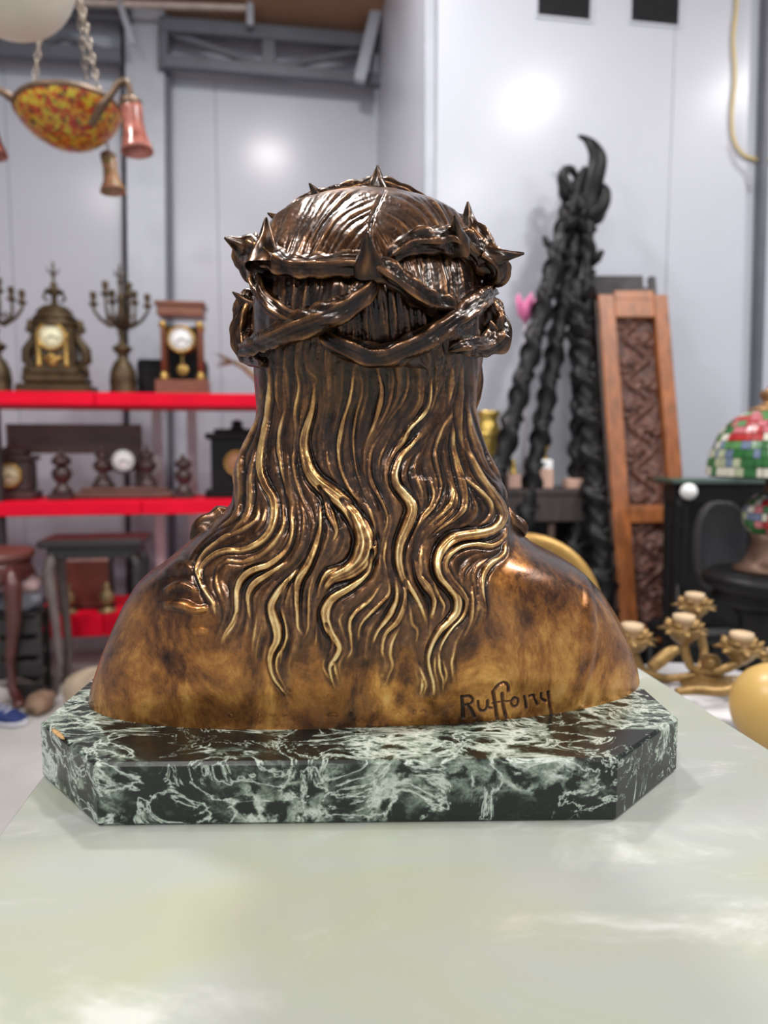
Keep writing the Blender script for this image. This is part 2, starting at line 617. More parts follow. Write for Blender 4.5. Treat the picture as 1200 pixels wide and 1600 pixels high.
# each lock: centre line, (start, middle, end) width, how much its ridge is rubbed to gold, relative height
LOCKS = [
    # central mass
    ([(492, 600), (488, 640), (478, 676), (476, 700), (482, 730), (496, 752), (520, 772), (540, 790), (556, 815), (563, 845), (557, 872), (534, 888), (513, 895), (503, 910), (497, 932)], (5, 24, 6), .9, 1.0),
    ([(536, 783), (553, 800), (566, 825), (572, 850), (564, 875), (545, 893), (520, 905), (506, 922)], (6, 34, 8), .85, 1.0),
    ([(580, 862), (578, 887), (568, 902), (548, 918), (527, 930), (514, 942), (508, 960), (514, 985), (525, 1000), (530, 1014), (522, 1030), (515, 1042), (517, 1058), (523, 1077)], (5, 15, 3), 1.0, 1.0),
    ([(510, 975), (516, 990), (520, 1008), (514, 1022)], (5, 7, 2), .7, .8),
    ([(522, 1034), (525, 1050), (531, 1072)], (4, 6, 2), .8, .7),
    ([(506, 1030), (505, 1042), (514, 1060), (521, 1074)], (3, 4, 2), .8, .7),
    ([(553, 574), (548, 616), (538, 652), (530, 690), (530, 720), (536, 744), (548, 768), (562, 785)], (5, 9, 4), .75, .8),
    ([(570, 786), (580, 805), (586, 830), (584, 852)], (4, 8, 3), .6, .8),
    ([(600, 672), (582, 700), (577, 726), (580, 752), (592, 776), (603, 800), (604, 818), (596, 840)], (4, 9, 3), .45, .9),
    ([(606, 688), (594, 716), (592, 734)], (3, 6, 2), .5, .6),
    ([(560, 570), (566, 610), (556, 650), (552, 690), (556, 730), (566, 765)], (4, 8, 3), .25, .7),
    ([(590, 575), (596, 610), (588, 650), (572, 690)], (4, 10, 3), .3, .7),
    ([(610, 570), (614, 600), (606, 635), (590, 668)], (4, 8, 3), .3, .6),
    ([(636, 575), (637, 606), (626, 632), (612, 650), (604, 664)], (4, 7, 2), .5, .7),
    ([(674, 590), (672, 626), (660, 648), (640, 668), (620, 692)], (4, 9, 3), .9, 1.0),
    ([(664, 668), (645, 692), (626, 712), (616, 738), (618, 757), (628, 770), (640, 785), (643, 800), (636, 820), (627, 842), (623, 860), (623, 880), (630, 904), (645, 926), (657, 948), (664, 968)], (4, 17, 4), .9, 1.0),
    ([(638, 664), (628, 690), (620, 700)], (3, 5, 2), .6, .6),
    ([(690, 566), (686, 594), (680, 618), (672, 642)], (4, 9, 3), .4, .7),
    ([(706, 570), (704, 600), (700, 628)], (4, 10, 3), .3, .7),
    ([(722, 570), (720, 610), (716, 640), (718, 680), (726, 706)], (5, 12, 4), .35, .7),
    ([(704, 648), (690, 670), (681, 696), (680, 718), (686, 740), (690, 764), (680, 790), (660, 812)], (3, 8, 3), .6, .8),
    ([(708, 664), (707, 696), (712, 722), (720, 752), (725, 776), (722, 795), (710, 810), (690, 824), (674, 838)], (4, 13, 3), .7, 1.0),
    ([(699, 748), (706, 770), (702, 788), (687, 806), (668, 822)], (3, 9, 3), .8, .9),
    ([(672, 752), (677, 772), (673, 788), (658, 806)], (3, 7, 3), .7, .7),
    ([(650, 750), (658, 768), (661, 782)], (3, 6, 2), .4, .6),
    # right big lock
    ([(727, 690), (734, 712), (748, 742), (766, 766), (779, 786), (784, 806), (776, 823), (756, 833), (728, 837), (706, 843), (691, 860), (685, 880), (689, 900), (703, 917), (714, 934), (714, 954), (703, 970), (687, 986), (674, 1008), (669, 1028), (672, 1048), (677, 1066), (678, 1084)], (8, 19, 3), 1.0, 1.25),
    ([(720, 744), (742, 762), (760, 780), (766, 796), (760, 812), (744, 824)], (3, 6, 3), .8, .7),
    ([(790, 822), (786, 842), (766, 854), (740, 851), (716, 856), (699, 869), (695, 888), (706, 908), (724, 930), (729, 945), (722, 964), (705, 982), (692, 1003), (686, 1020)], (6, 11, 4), .75, 1.0),
    ([(789, 846), (786, 866), (768, 880), (756, 897), (754, 920), (759, 944)], (5, 10, 3), .7, 1.0),
    ([(772, 868), (748, 884), (741, 900), (742, 922), (749, 950)], (3, 7, 3), .5, .8),
    ([(735, 880), (724, 892), (722, 910)], (3, 6, 3), .35, .7),
    ([(738, 912), (737, 946), (734, 973), (724, 996)], (4, 8, 3), .4, .8),
    ([(748, 930), (744, 960), (735, 985)], (3, 6, 3), .3, .7),
    ([(709, 1017), (705, 1036), (707, 1057)], (3, 5, 2), .6, .6),
    ([(679, 1025), (679, 1047), (683, 1066)], (4, 5, 2), .8, .8),
    ([(685, 1018), (687, 1045), (692, 1063), (692, 1080)], (4, 6, 2), .9, .8),
    ([(692, 1032), (697, 1055), (693, 1074)], (3, 5, 2), .8, .8),
    ([(655, 1040), (665, 1066), (662, 1083)], (4, 6, 2), .9, .8),
    ([(659, 1060), (659, 1072), (656, 1084)], (3, 5, 2), .9, .8),
    # fan between
    ([(633, 908), (632, 942), (621, 970), (604, 988), (597, 1008), (598, 1026)], (5, 10, 4), .7, .9),
    ([(618, 905), (619, 935), (607, 962), (590, 985), (582, 1005)], (4, 10, 3), .6, .8),
    ([(608, 903), (608, 927), (597, 942), (577, 960), (563, 978), (560, 1000)], (4, 9, 3), .65, .8),
    ([(596, 912), (577, 938), (554, 958), (546, 974), (548, 996), (549, 1016), (541, 1030)], (4, 8, 3), .75, .9),
    ([(538, 955), (531, 968), (537, 990), (543, 1005)], (3, 6, 2), .7, .7),
    ([(624, 981), (613, 1003), (610, 1022), (613, 1040), (606, 1058), (602, 1071)], (3, 7, 2), .9, .9),
    ([(648, 870), (655, 900), (676, 930), (677, 950), (672, 965)], (4, 13, 4), .45, .8),
    ([(640, 945), (644, 973), (652, 985), (650, 1005)], (4, 8, 3), .6, .7),
    ([(604, 846), (600, 870), (604, 890)], (4, 8, 3), .35, .6),
    ([(660, 850), (656, 875), (660, 900)], (4, 8, 3), .5, .7),
    ([(676, 910), (684, 930), (693, 945), (690, 962)], (4, 8, 3), .5, .8),
    # left locks
    ([(420, 575), (422, 612), (418, 656), (410, 700), (408, 734), (416, 758), (428, 780), (430, 808), (422, 832), (404, 850), (380, 860), (352, 861), (331, 870), (315, 887), (313, 905), (323, 925), (333, 941), (337, 956)], (6, 13, 4), .95, 1.1),
    ([(407, 783), (401, 812), (381, 828), (355, 839), (330, 855), (313, 872), (307, 893), (318, 915)], (4, 8, 4), .6, .9),
    ([(442, 790), (444, 820), (430, 847), (410, 866), (380, 878), (355, 877), (341, 890), (338, 905), (342, 922), (348, 938)], (4, 8, 3), .55, .8),
    ([(352, 876), (341, 888), (335, 902)], (2, 5, 2), .6, .6),
    ([(457, 795), (457, 833), (447, 860), (422, 882), (397, 891), (380, 904), (372, 922), (371, 940), (370, 956), (364, 972), (354, 987), (347, 1003), (345, 1016)], (4, 11, 2), .85, 1.0),
    ([(372, 958), (366, 975), (352, 995), (349, 1010)], (3, 4, 2), .8, .6),
    ([(447, 880), (422, 896), (398, 912), (388, 930), (389, 950), (391, 970)], (4, 11, 3), .6, .9),
    ([(480, 880), (455, 902), (436, 924), (425, 945), (427, 962), (433, 980), (433, 1000), (424, 1020), (422, 1038), (427, 1058), (438, 1074), (449, 1087)], (4, 15, 2), 1.0, 1.1),
    ([(440, 950), (448, 988), (444, 1010), (434, 1026), (433, 1045), (443, 1069), (451, 1082)], (5, 6, 2), .9, .9),
    ([(442, 1005), (440, 1020), (438, 1036)], (3, 4, 2), .7, .6),
    ([(499, 790), (501, 817), (495, 847), (482, 880), (469, 903), (464, 925), (465, 958), (466, 979), (474, 993)], (4, 13, 3), .85, 1.0),
    ([(490, 900), (483, 925), (482, 960), (481, 982), (472, 1003)], (3, 7, 2), .7, .8),
    ([(452, 905), (444, 925), (440, 945)], (3, 7, 3), .6, .7),
    ([(500, 762), (510, 784), (518, 808), (526, 830), (520, 847)], (4, 13, 3), .65, .9),
    ([(464, 575), (468, 606), (462, 644), (464, 680), (460, 716), (462, 744), (470, 772), (479, 792)], (4, 8, 3), .55, .8),
    ([(472, 640), (466, 680), (466, 716), (474, 748)], (3, 5, 2), .5, .6),
    ([(446, 640), (438, 672), (436, 700), (442, 740), (450, 778)], (4, 9, 3), .4, .7),
    ([(434, 580), (432, 612), (436, 640)], (3, 7, 3), .35, .6),
    ([(448, 575), (450, 605), (452, 635)], (3, 7, 3), .3, .6),
    ([(510, 706), (514, 730), (522, 748)], (3, 6, 2), .5, .6),
    ([(480, 575), (494, 590), (496, 600)], (3, 5, 2), .4, .5),
    ([(404, 650), (387, 688), (375, 712), (373, 742), (374, 780), (368, 806), (345, 826)], (6, 14, 5), .4, 1.0),
    ([(400, 700), (392, 740), (392, 780), (384, 810), (362, 834)], (5, 12, 4), .25, .8),
    ([(416, 792), (410, 815), (398, 832)], (3, 6, 3), .7, .7),
    ([(402, 960), (398, 990), (394, 1016)], (3, 5, 2), .6, .5),
    ([(410, 975), (402, 1010), (399, 1046)], (3, 4, 2), .4, .5),
    # right outer
    ([(736, 630), (752, 672), (764, 702), (774, 732), (788, 752), (791, 780)], (6, 14, 6), .5, 1.0),
    ([(730, 640), (734, 668), (744, 700), (758, 728), (776, 750)], (4, 11, 4), .4, .9),
]
# folds of the shoulders
FOLDS = [
    ([(255, 945), (285, 946), (308, 953), (328, 950)], (14, 20, 12), .45, .75),
    ([(255, 925), (284, 914), (312, 926)], (10, 16, 8), .2, .6),
    ([(255, 896), (280, 884), (304, 890)], (14, 30, 14), .6, .4),
    ([(300, 985), (325, 986)], (10, 14, 8), .5, .35),
    ([(912, 870), (920, 930), (921, 1000), (914, 1060), (902, 1120)], (14, 26, 12), .25, .30),
]
# engraved strokes: signature and the little punched marks along the rim
SIGN = [
    ([(721.5, 1089), (723, 1104), (724, 1121)], 6), ([(721, 1090), (733, 1088), (739, 1094), (735, 1100), (727, 1102)], 4.5), ([(731, 1101), (737, 1110), (741, 1120)], 5),
    ([(747, 1096), (748.5, 1106), (753, 1111), (760, 1108), (762, 1095)], 4.5), ([(762, 1096), (763.5, 1105), (769, 1107)], 4.5),
    ([(771, 1081), (774, 1100), (777, 1124)], 6), ([(771, 1081), (778, 1072), (787, 1067), (794, 1071), (795, 1080)], 5.5), ([(785, 1084), (787, 1104), (791, 1121)], 6), ([(770, 1099), (783, 1097), (796, 1096)], 4),
    ([(804, 1090), (799, 1097), (803, 1104), (809, 1101), (810, 1093), (804, 1090)], 4.5),
    ([(820, 1088), (822, 1097), (823, 1106)], 5), ([(828, 1088), (834, 1087), (837, 1094), (840, 1101)], 5),
    ([(846, 1084), (847, 1092), (853, 1096)], 5), ([(857, 1082), (859, 1097), (861.5, 1117)], 6),
    ([(356, 1118), (361, 1114), (365, 1118), (361, 1122), (356, 1118)], 1.8), ([(402, 1117), (405, 1113), (408, 1117), (405, 1121), (402, 1117)], 1.8),
    ([(421, 1116), (427, 1119), (431, 1116), (428, 1119)], 1.8), ([(441, 1115), (443, 1119), (449, 1117)], 1.8),
    ([(513, 1117), (518, 1114), (527, 1115), (527, 1119), (514, 1119), (513, 1117)], 1.8), ([(547, 1117), (549, 1114), (552, 1117), (549, 1120), (547, 1117)], 2.2),
    ([(645, 1112), (648, 1110), (651, 1113), (648, 1117), (645, 1112)], 2.0), ([(658, 1112), (662, 1109), (666, 1112)], 1.8), ([(618, 1115), (622, 1112), (626, 1115)], 1.8),
]
HAIR_POLY = [(395, 300), (395, 560), (399, 640), (370, 705), (362, 790), (340, 812), (300, 868), (300, 905), (318, 945), (340, 965), (340, 1010), (356, 1000), (386, 985), (396, 1030), (414, 1030),
             (430, 1075), (452, 1092), (456, 1040), (480, 1008), (496, 1005), (508, 1060), (525, 1082), (536, 1045), (550, 1030), (590, 1035), (598, 1074), (618, 1060), (625, 1010),
             (648, 1020), (652, 1085), (680, 1090), (700, 1075), (712, 1055), (718, 1005), (740, 985), (765, 955), (768, 900), (795, 868), (800, 800), (800, 740), (760, 640), (760, 300)]


def box_blur(a, r):
    for ax in (0, 1):
        p = [(0, 0), (0, 0)]
        p[ax] = (r + 1, r)
        c = np.cumsum(np.pad(a, p, mode='edge'), axis=ax, dtype=np.float64)
        n = a.shape[ax]
        if ax == 0:
            a = (c[2 * r + 1:2 * r + 1 + n] - c[:n]) / (2 * r + 1)
        else:
            a = (c[:, 2 * r + 1:2 * r + 1 + n] - c[:, :n]) / (2 * r + 1)
    return a.astype(np.float32)


def poly_mask(poly):
    yy, xx = np.mgrid[GY0:GY1, GX0:GX1].astype(np.float32)
    ins = np.zeros((GH, GW), bool)
    n = len(poly)
    for i in range(n):
        x1, y1 = poly[i]
        x2, y2 = poly[(i + 1) % n]
        if y1 == y2:
            continue
        c = ((y1 > yy) != (y2 > yy)) & (xx < (x2 - x1) * (yy - y1) / (y2 - y1) + x1)
        ins ^= c
    return ins.astype(np.float32)


def stroke(pts, widths, step=1.2):
    """distance field of a stroke inside its window: slices, s = distance / half width, side, t"""
    P = catmull(pts, step)
    n = len(P)
    t = np.linspace(0, 1, n)
    w = np.interp(t, [0, .5, 1], widths) if hasattr(widths, '__len__') else np.full(n, float(widths))
    m = float(w.max()) * 1.1 + 3
    x0 = int(max(GX0, P[:, 0].min() - m)) - GX0
    x1 = int(min(GX1, P[:, 0].max() + m)) - GX0
    y0 = int(max(GY0, P[:, 1].min() - m)) - GY0
    y1 = int(min(GY1, P[:, 1].max() + m)) - GY0
    best = np.full((y1 - y0, x1 - x0), 1e9, np.float32)
    tt = np.zeros_like(best)
    for i in range(n):
        # only the neighbourhood of each sample
        ax0 = max(x0, int(P[i, 0] - m) - GX0)
        ax1 = min(x1, int(P[i, 0] + m) + 1 - GX0)
        ay0 = max(y0, int(P[i, 1] - m) - GY0)
        ay1 = min(y1, int(P[i, 1] + m) + 1 - GY0)
        if ax1 <= ax0 or ay1 <= ay0:
            continue
        dx = (np.arange(ax0, ax1) + GX0 - P[i, 0])[None, :]
        dy = (np.arange(ay0, ay1) + GY0 - P[i, 1])[:, None]
        d = np.sqrt(dx * dx + dy * dy) / (w[i] / 2)
        sub = best[ay0 - y0:ay1 - y0, ax0 - x0:ax1 - x0]
        st = tt[ay0 - y0:ay1 - y0, ax0 - x0:ax1 - x0]
        k = d < sub
        sub[k] = d[k]
        st[k] = t[i]
    wl = np.interp(tt, [0, .5, 1], widths) if hasattr(widths, '__len__') else np.full_like(tt, float(widths))
    return (slice(y0, y1), slice(x0, x1)), best, tt, wl, P


def relief_maps():
    rng = np.random.default_rng(7)
    H = np.zeros((GH, GW), np.float32)      # raised locks
    G = np.zeros((GH, GW), np.float32)      # rubbed gold
    D = np.zeros((GH, GW), np.float32)      # grooves
    samples = []
    for lk, hairy in [(l, 1) for l in LOCKS] + [(l, 0) for l in FOLDS]:
        pts, wd, gold, hh = lk
        wd = tuple((1.15 if max(wd) > 9 else 1.0) * x for x in wd)
        sl, s, t, w, P = stroke(pts, wd)
        prof = np.clip(1 - s * s, 0, None) ** (0.55 if hairy else 1.6)
        nst = np.where(w > 17, 2.5, np.where(w > 8, 1.5, 0.5))
        strand = 0.5 + 0.5 * np.cos(2 * math.pi * s * nst + np.where(nst == .5, 0, 3 * t))
        if hairy:
            prof = prof * (1 - (w > 7) * .30 * (1 - strand))
        ends = np.clip(t / 0.10, 0, 1) * np.clip((1 - t) / 0.06, 0, 1)
        ends = 0.25 + 0.75 * ends
        h = prof * w * 0.40 * hh * ends
        g = np.clip(1.1 - s ** 2, 0, 1) * gold * ends * np.where(w > 7, .55 + .5 * strand, 1) * (.8 + .25 * np.sin(t * 9 + w))
        if hairy:
            groove = np.exp(-((s - 1.15) / 0.28) ** 2) * np.minimum(w, 9) * 0.34 * hh * ends
            # the newer lock lies over the older ones
            H[sl] = np.maximum(H[sl] * np.clip((s - 0.9) / 0.5, 0.35, 1), h)
            D[sl] = np.where(s < 1, D[sl] * np.clip(s, 0, 1), np.maximum(D[sl], groove))
            G[sl] = np.maximum(G[sl] * np.clip((s - .8) / .4, .3, 1), g)
            tg = np.gradient(P, axis=0)
            tg /= np.linalg.norm(tg, axis=1)[:, None] + 1e-9
            samples.append(np.hstack([P[::6], tg[::6]]))
        else:
            H[sl] = np.maximum(H[sl], h * 1.2)
            G[sl] = np.maximum(G[sl], g * .5)
    S = np.vstack(samples)
    extra = [(x, y, 0.0, 1.0) for y in (570, 590, 610) for x in range(405, 756, 25)]
    S = np.vstack([S, np.array(extra)])
    # direction of the strands, spread from the locks over the whole hair
    q = 4
    gy, gx = np.mgrid[GY0:GY1:q, GX0:GX1:q].astype(np.float32)
    ux = np.zeros_like(gx)
    uy = np.zeros_like(gx)
    ws = np.zeros_like(gx)
    for x, y, a, b_ in S:
        w = 1.0 / ((gx - x) ** 2 + (gy - y) ** 2 + 14.0) ** 2
        ux += w * a
        uy += w * b_
    # crown of the head: combed outwards from the whorl
    hx, hy = gx - (594 - (gy - 300) * .2), gy - 300
    sg = np.sign(hx) + (hx == 0)
    ah = np.abs(hx)
    rx2 = sg * (1.0 - .55 * np.clip((gy - 400) / 40, 0, 1)) * np.clip(ah / 25, .3, 1)
    ry2 = .12 + (ah / 75.0) ** 1.3 + np.clip((gy - 330) / 55, 0, 6) ** 1.2
    nrm = np.sqrt(ux * ux + uy * uy) + 1e-12
    ux, uy = ux / nrm, uy / nrm
    k = np.clip((gy - 545) / 25, 0, 1)
    ux = ux * k + rx2 * (1 - k)
    uy = uy * k + ry2 * (1 - k)
    nrm = np.sqrt(ux * ux + uy * uy) + 1e-9
    ux, uy = ux / nrm, uy / nrm
    # line integral convolution of noise along that direction: coarse strands and fine hairs
    vx = np.repeat(np.repeat(ux, q, 0), q, 1)[:GH, :GW]
    vy = np.repeat(np.repeat(uy, q, 0), q, 1)[:GH, :GW]
    vx, vy = box_blur(vx, 3), box_blur(vy, 3)

    def noise(cell):
        n = rng.random((GH // cell + 3, GW // cell + 3)).astype(np.float32)
        n = np.repeat(np.repeat(n, cell, 0), cell, 1)[:GH, :GW]
        return box_blur(box_blur(n, max(1, cell // 2)), max(1, cell // 2))
    n1, n2 = noise(2), noise(6)
    yy, xx = np.mgrid[0:GH, 0:GW].astype(np.float32)
    a1 = np.zeros_like(n1)
    a2 = np.zeros_like(n1)
    for sgn in (1, -1):
        px, py = xx.copy(), yy.copy()
        for i in range(26):
            ix = np.clip(px, 0, GW - 1).astype(np.int32)
            iy = np.clip(py, 0, GH - 1).astype(np.int32)
            a1 += n1[iy, ix]
            a2 += n2[iy, ix]
            px += sgn * 1.8 * vx[iy, ix]
            py += sgn * 1.8 * vy[iy, ix]

    def norm(a):
        a = a - box_blur(a, 24)
        return np.clip(a / (a.std() * 2.2 + 1e-9), -1, 1)
    fine, coarse = norm(a1), norm(a2)
    M = box_blur(poly_mask(HAIR_POLY), 5)
    ridged = 1 - np.abs(fine) * 2
    calm = np.clip(box_blur(noise(30), 8) * 2 - .5, 0.25, 1)       # some passages stay smooth
    dome = np.clip((440 - (yy + GY0)) / 40, 0, 1)
    h = M * (coarse * (2.4 - 1.3 * dome) + fine * (np.maximum(2.1 * calm * calm, 1.2 * dome) + .35)) + H - D + M * 1.5
    # parting
    sl, s, t, w, P = stroke([(600, 300), (588, 325), (580, 345), (578, 375)], (10, 8, 6))
    h[sl] -= np.clip(1 - s, 0, 1) * 4
    # soft large waves of the mass below the crown
    cut = np.zeros_like(H)
    for pts, wd in SIGN:
        sl, s, t, w, P = stroke(pts, wd, 0.6)
        cut[sl] = np.maximum(cut[sl], np.clip(1.25 - s, 0, 1) * min(3.4, wd * 0.62))
    rim = box_blur((cut > 0.2).astype(np.float32), 2)
    h = box_blur(h, 1)
    h = h - cut + rim * 0.5
    hp = h - box_blur(h, 7)
    wear = 0.16 + 0.66 * G * np.clip(.8 + .3 * fine, 0, 1.2) + 0.085 * hp + 0.06 * coarse + .22 * np.clip(fine - .3, 0, 1)
    yrow = yy + GY0
    wear += np.interp(yrow, [300, 400, 430, 560, 640, 760, 900, 1000, 1080, 1140], [.03, .03, -.04, -.06, .02, .0, .05, .12, .14, .14]) * 1.0
    body = 0.30 + np.interp(yrow, [800, 880, 960, 1040, 1090, 1140], [-.14, -.10, .10, .16, .22, .16])
    # dark runs on the back
    runs = np.zeros_like(H)
    for pts, wd in (([(628, 1000), (630, 1060), (624, 1105)], (60, 30, 6)), ([(395, 990), (400, 1050), (410, 1070)], (50, 40, 10)), ([(360, 990), (350, 1010)], (60, 40, 20)),
                    ([(918, 900), (918, 1000), (900, 1090)], (20, 30, 20)), ([(700, 1000), (726, 1010), (740, 990)], (30, 40, 20)), ([(575, 1010), (570, 1030)], (50, 40, 30))):
        sl, s, t, w, P = stroke(pts, wd)
        runs[sl] = np.maximum(runs[sl], np.clip(1.2 - s, 0, 1))
    body -= box_blur(runs, 6) * .22
    body = body + 0.05 * hp + 0.25 * G - cut * .16
    wear = wear * M + body * (1 - M)
    return h, np.clip(wear, 0, 1).astype(np.float32), M


def sample(img, px, py):
    x = np.clip(px - GX0, 0, GW - 1.01)
    y = np.clip(py - GY0, 0, GH - 1.01)
    ix, iy = x.astype(np.int32), y.astype(np.int32)
    fx, fy = x - ix, y - iy
    return ((img[iy, ix] * (1 - fx) + img[iy, ix + 1] * fx) * (1 - fy) + (img[iy + 1, ix] * (1 - fx) + img[iy + 1, ix + 1] * fx) * fy)


def grid_normals(V):
    du = np.roll(V, -1, 1) - np.roll(V, 1, 1)
    dv = np.empty_like(V)
    dv[1:-1] = V[2:] - V[:-2]
    dv[0] = V[1] - V[0]
    dv[-1] = V[-1] - V[-2]
    n = np.cross(du, dv)
    n /= np.linalg.norm(n, axis=2)[:, :, None] + 1e-12
    return n


def mesh_from_arrays(name, V, quads, smooth=True):
    me = bpy.data.meshes.new(name)
    nv, nf = len(V), len(quads)
    me.vertices.add(nv)
    me.vertices.foreach_set('co', V.astype(np.float32).ravel())
    me.loops.add(nf * 4)
    me.loops.foreach_set('vertex_index', quads.astype(np.int32).ravel())
    me.polygons.add(nf)
    me.polygons.foreach_set('loop_start', (np.arange(nf) * 4).astype(np.int32))
    me.polygons.foreach_set('use_smooth', np.ones(nf, bool))
    me.update(calc_edges=True)
    return me


def float_attr(me, name, vals):
    a = me.attributes.new(name, 'FLOAT', 'POINT')
    a.data.foreach_set('value', vals.astype(np.float32))


def build_bust():
    bronze = bronze_material()
    h, wear, M = relief_maps()
    NR, NF, NB = 780, 1000, 90
    # heights: finer towards the top of the skull
    u = np.linspace(0, 1, NR)
    zspan = Z_TOP - SLAB_TOP
    z = np.where(u < .9, SLAB_TOP + zspan * u / .9 * .90, 0)
    v = np.clip((u - .9) / .1, 0, 1)
    z = np.where(u >= .9, SLAB_TOP + zspan * (.90 + .10 * np.sin(v * math.pi / 2)), z)
    xl, xr, my, yn, yf = section(z)
    # close the dome smoothly at the top
    th = np.concatenate([math.pi + np.linspace(0, math.pi, NF, endpoint=False), np.linspace(0, math.pi, NB, endpoint=False)])
    c, s = np.cos(th), np.sin(th)
    n_exp = np.interp(z, [SLAB_TOP, .84, .90, .96, 1.2], [2.5, 2.35, 2.15, 2.1, 2.0])
    cx, hw = (xl + xr) / 2, (xr - xl) / 2
    ex = 2.0 / n_exp[:, None]
    X = cx[:, None] + hw[:, None] * np.sign(c) * np.abs(c) ** ex
    near = (my - yn)[:, None]
    far = (yf - my)[:, None]
    sy = np.sign(s) * np.abs(s) ** ex
    Y = my[:, None] + np.where(s < 0, near, far) * sy + TILT * (X - cx[:, None])
    Zz = np.repeat(z[:, None], len(th), 1)
    V = np.stack([X, Y, Zz], 2)
    nrm = grid_normals(V)
    flat = V.reshape(-1, 3)
    px, py = project(flat)
    view = flat - np.array([0, 0, CAMZ])
    view /= np.linalg.norm(view, axis=1)[:, None]
    facing = -(nrm.reshape(-1, 3) * view).sum(1)
    if np.median(facing.reshape(NR, -1)[:, NF // 2]) < 0:
        nrm = -nrm
        facing = -facing
    k = np.clip((facing + .05) / 0.30, 0, 1)
    k = k * k * (3 - 2 * k)
    k[flat[:, 1] > (np.repeat(my, len(th)) + .03)] = 0
    hs = sample(h, px, py)
    base_fade = np.clip((flat[:, 2] - SLAB_TOP) / .004, 0, 1)
    disp = hs * 0.00047 * k * base_fade
    flat2 = flat + nrm.reshape(-1, 3) * disp[:, None]
    ws = sample(wear, px, py) * k + .25 * (1 - k)
    ms = sample(M, px, py)
    backz = (flat[:, 2] > 0.93)
    ms = np.where(k > .02, ms, backz * 1.0)
    # split the continuous skin into hair and shoulders along the edge of the hair
    nt = len(th)
    idx = np.arange(NR * nt).reshape(NR, nt)
    a, b_ = idx[:-1], idx[1:]
    quads = np.stack([a, np.roll(a, -1, 1), np.roll(b_, -1, 1), b_], 2).reshape(-1, 4)
    fm = ms[quads].mean(1)
    body = (fm < .45).reshape(NR - 1, nt)
    seed = np.zeros_like(body)
    seed[0] = body[0]
    for _ in range(1500):
        g = seed.copy()
        g[1:] |= seed[:-1]
        g[:-1] |= seed[1:]
        g |= np.roll(seed, 1, 1) | np.roll(seed, -1, 1)
        g &= body
        if (g == seed).all():
            break
        seed = g
    fm = np.where(seed.ravel(), 0.0, 1.0)
    root = empty('bronze_bust', (0.0, 0.60, SLAB_TOP), 'bronze bust seen from behind, long wavy hair under a crown of thorns, on green marble', 'bust')
    org = np.array(root.location)
    for nm, sel in (('shoulders', fm < .45), ('hair', fm >= .45)):
        qd = quads[sel]
        used = np.unique(qd)
        remap = np.full(NR * nt, -1, np.int64)
        remap[used] = np.arange(len(used))
        me = mesh_from_arrays(nm, flat2[used] - org, remap[qd])
        float_attr(me, 'wear', ws[used])
        float_attr(me, 'hairiness', np.clip(ms[used], 0, 1))
        me.materials.append(bronze)
        o = bpy.data.objects.new(nm, me)
        o.parent = root
        COL.objects.link(o)
    # where the finished surface lies, for seating the crown on it
    q = 3
    dm = np.full((GH // q + 2, GW // q + 2), 9.0)
    vis = facing > 0
    p2x, p2y = project(flat2[vis])
    ix = np.clip(((p2x - GX0) / q).astype(int), 0, dm.shape[1] - 1)
    iy = np.clip(((p2y - GY0) / q).astype(int), 0, dm.shape[0] - 1)
    np.minimum.at(dm, (iy, ix), flat2[vis][:, 1])

    def surf(px_, py_):
        i, j = int((py_ - GY0) / q), int((px_ - GX0) / q)
        w = dm[max(0, i - 2):i + 3, max(0, j - 2):j + 3]
        w = w[w < 5]
        return float(np.median(w)) if len(w) else 0.585
    return root, bronze, surf


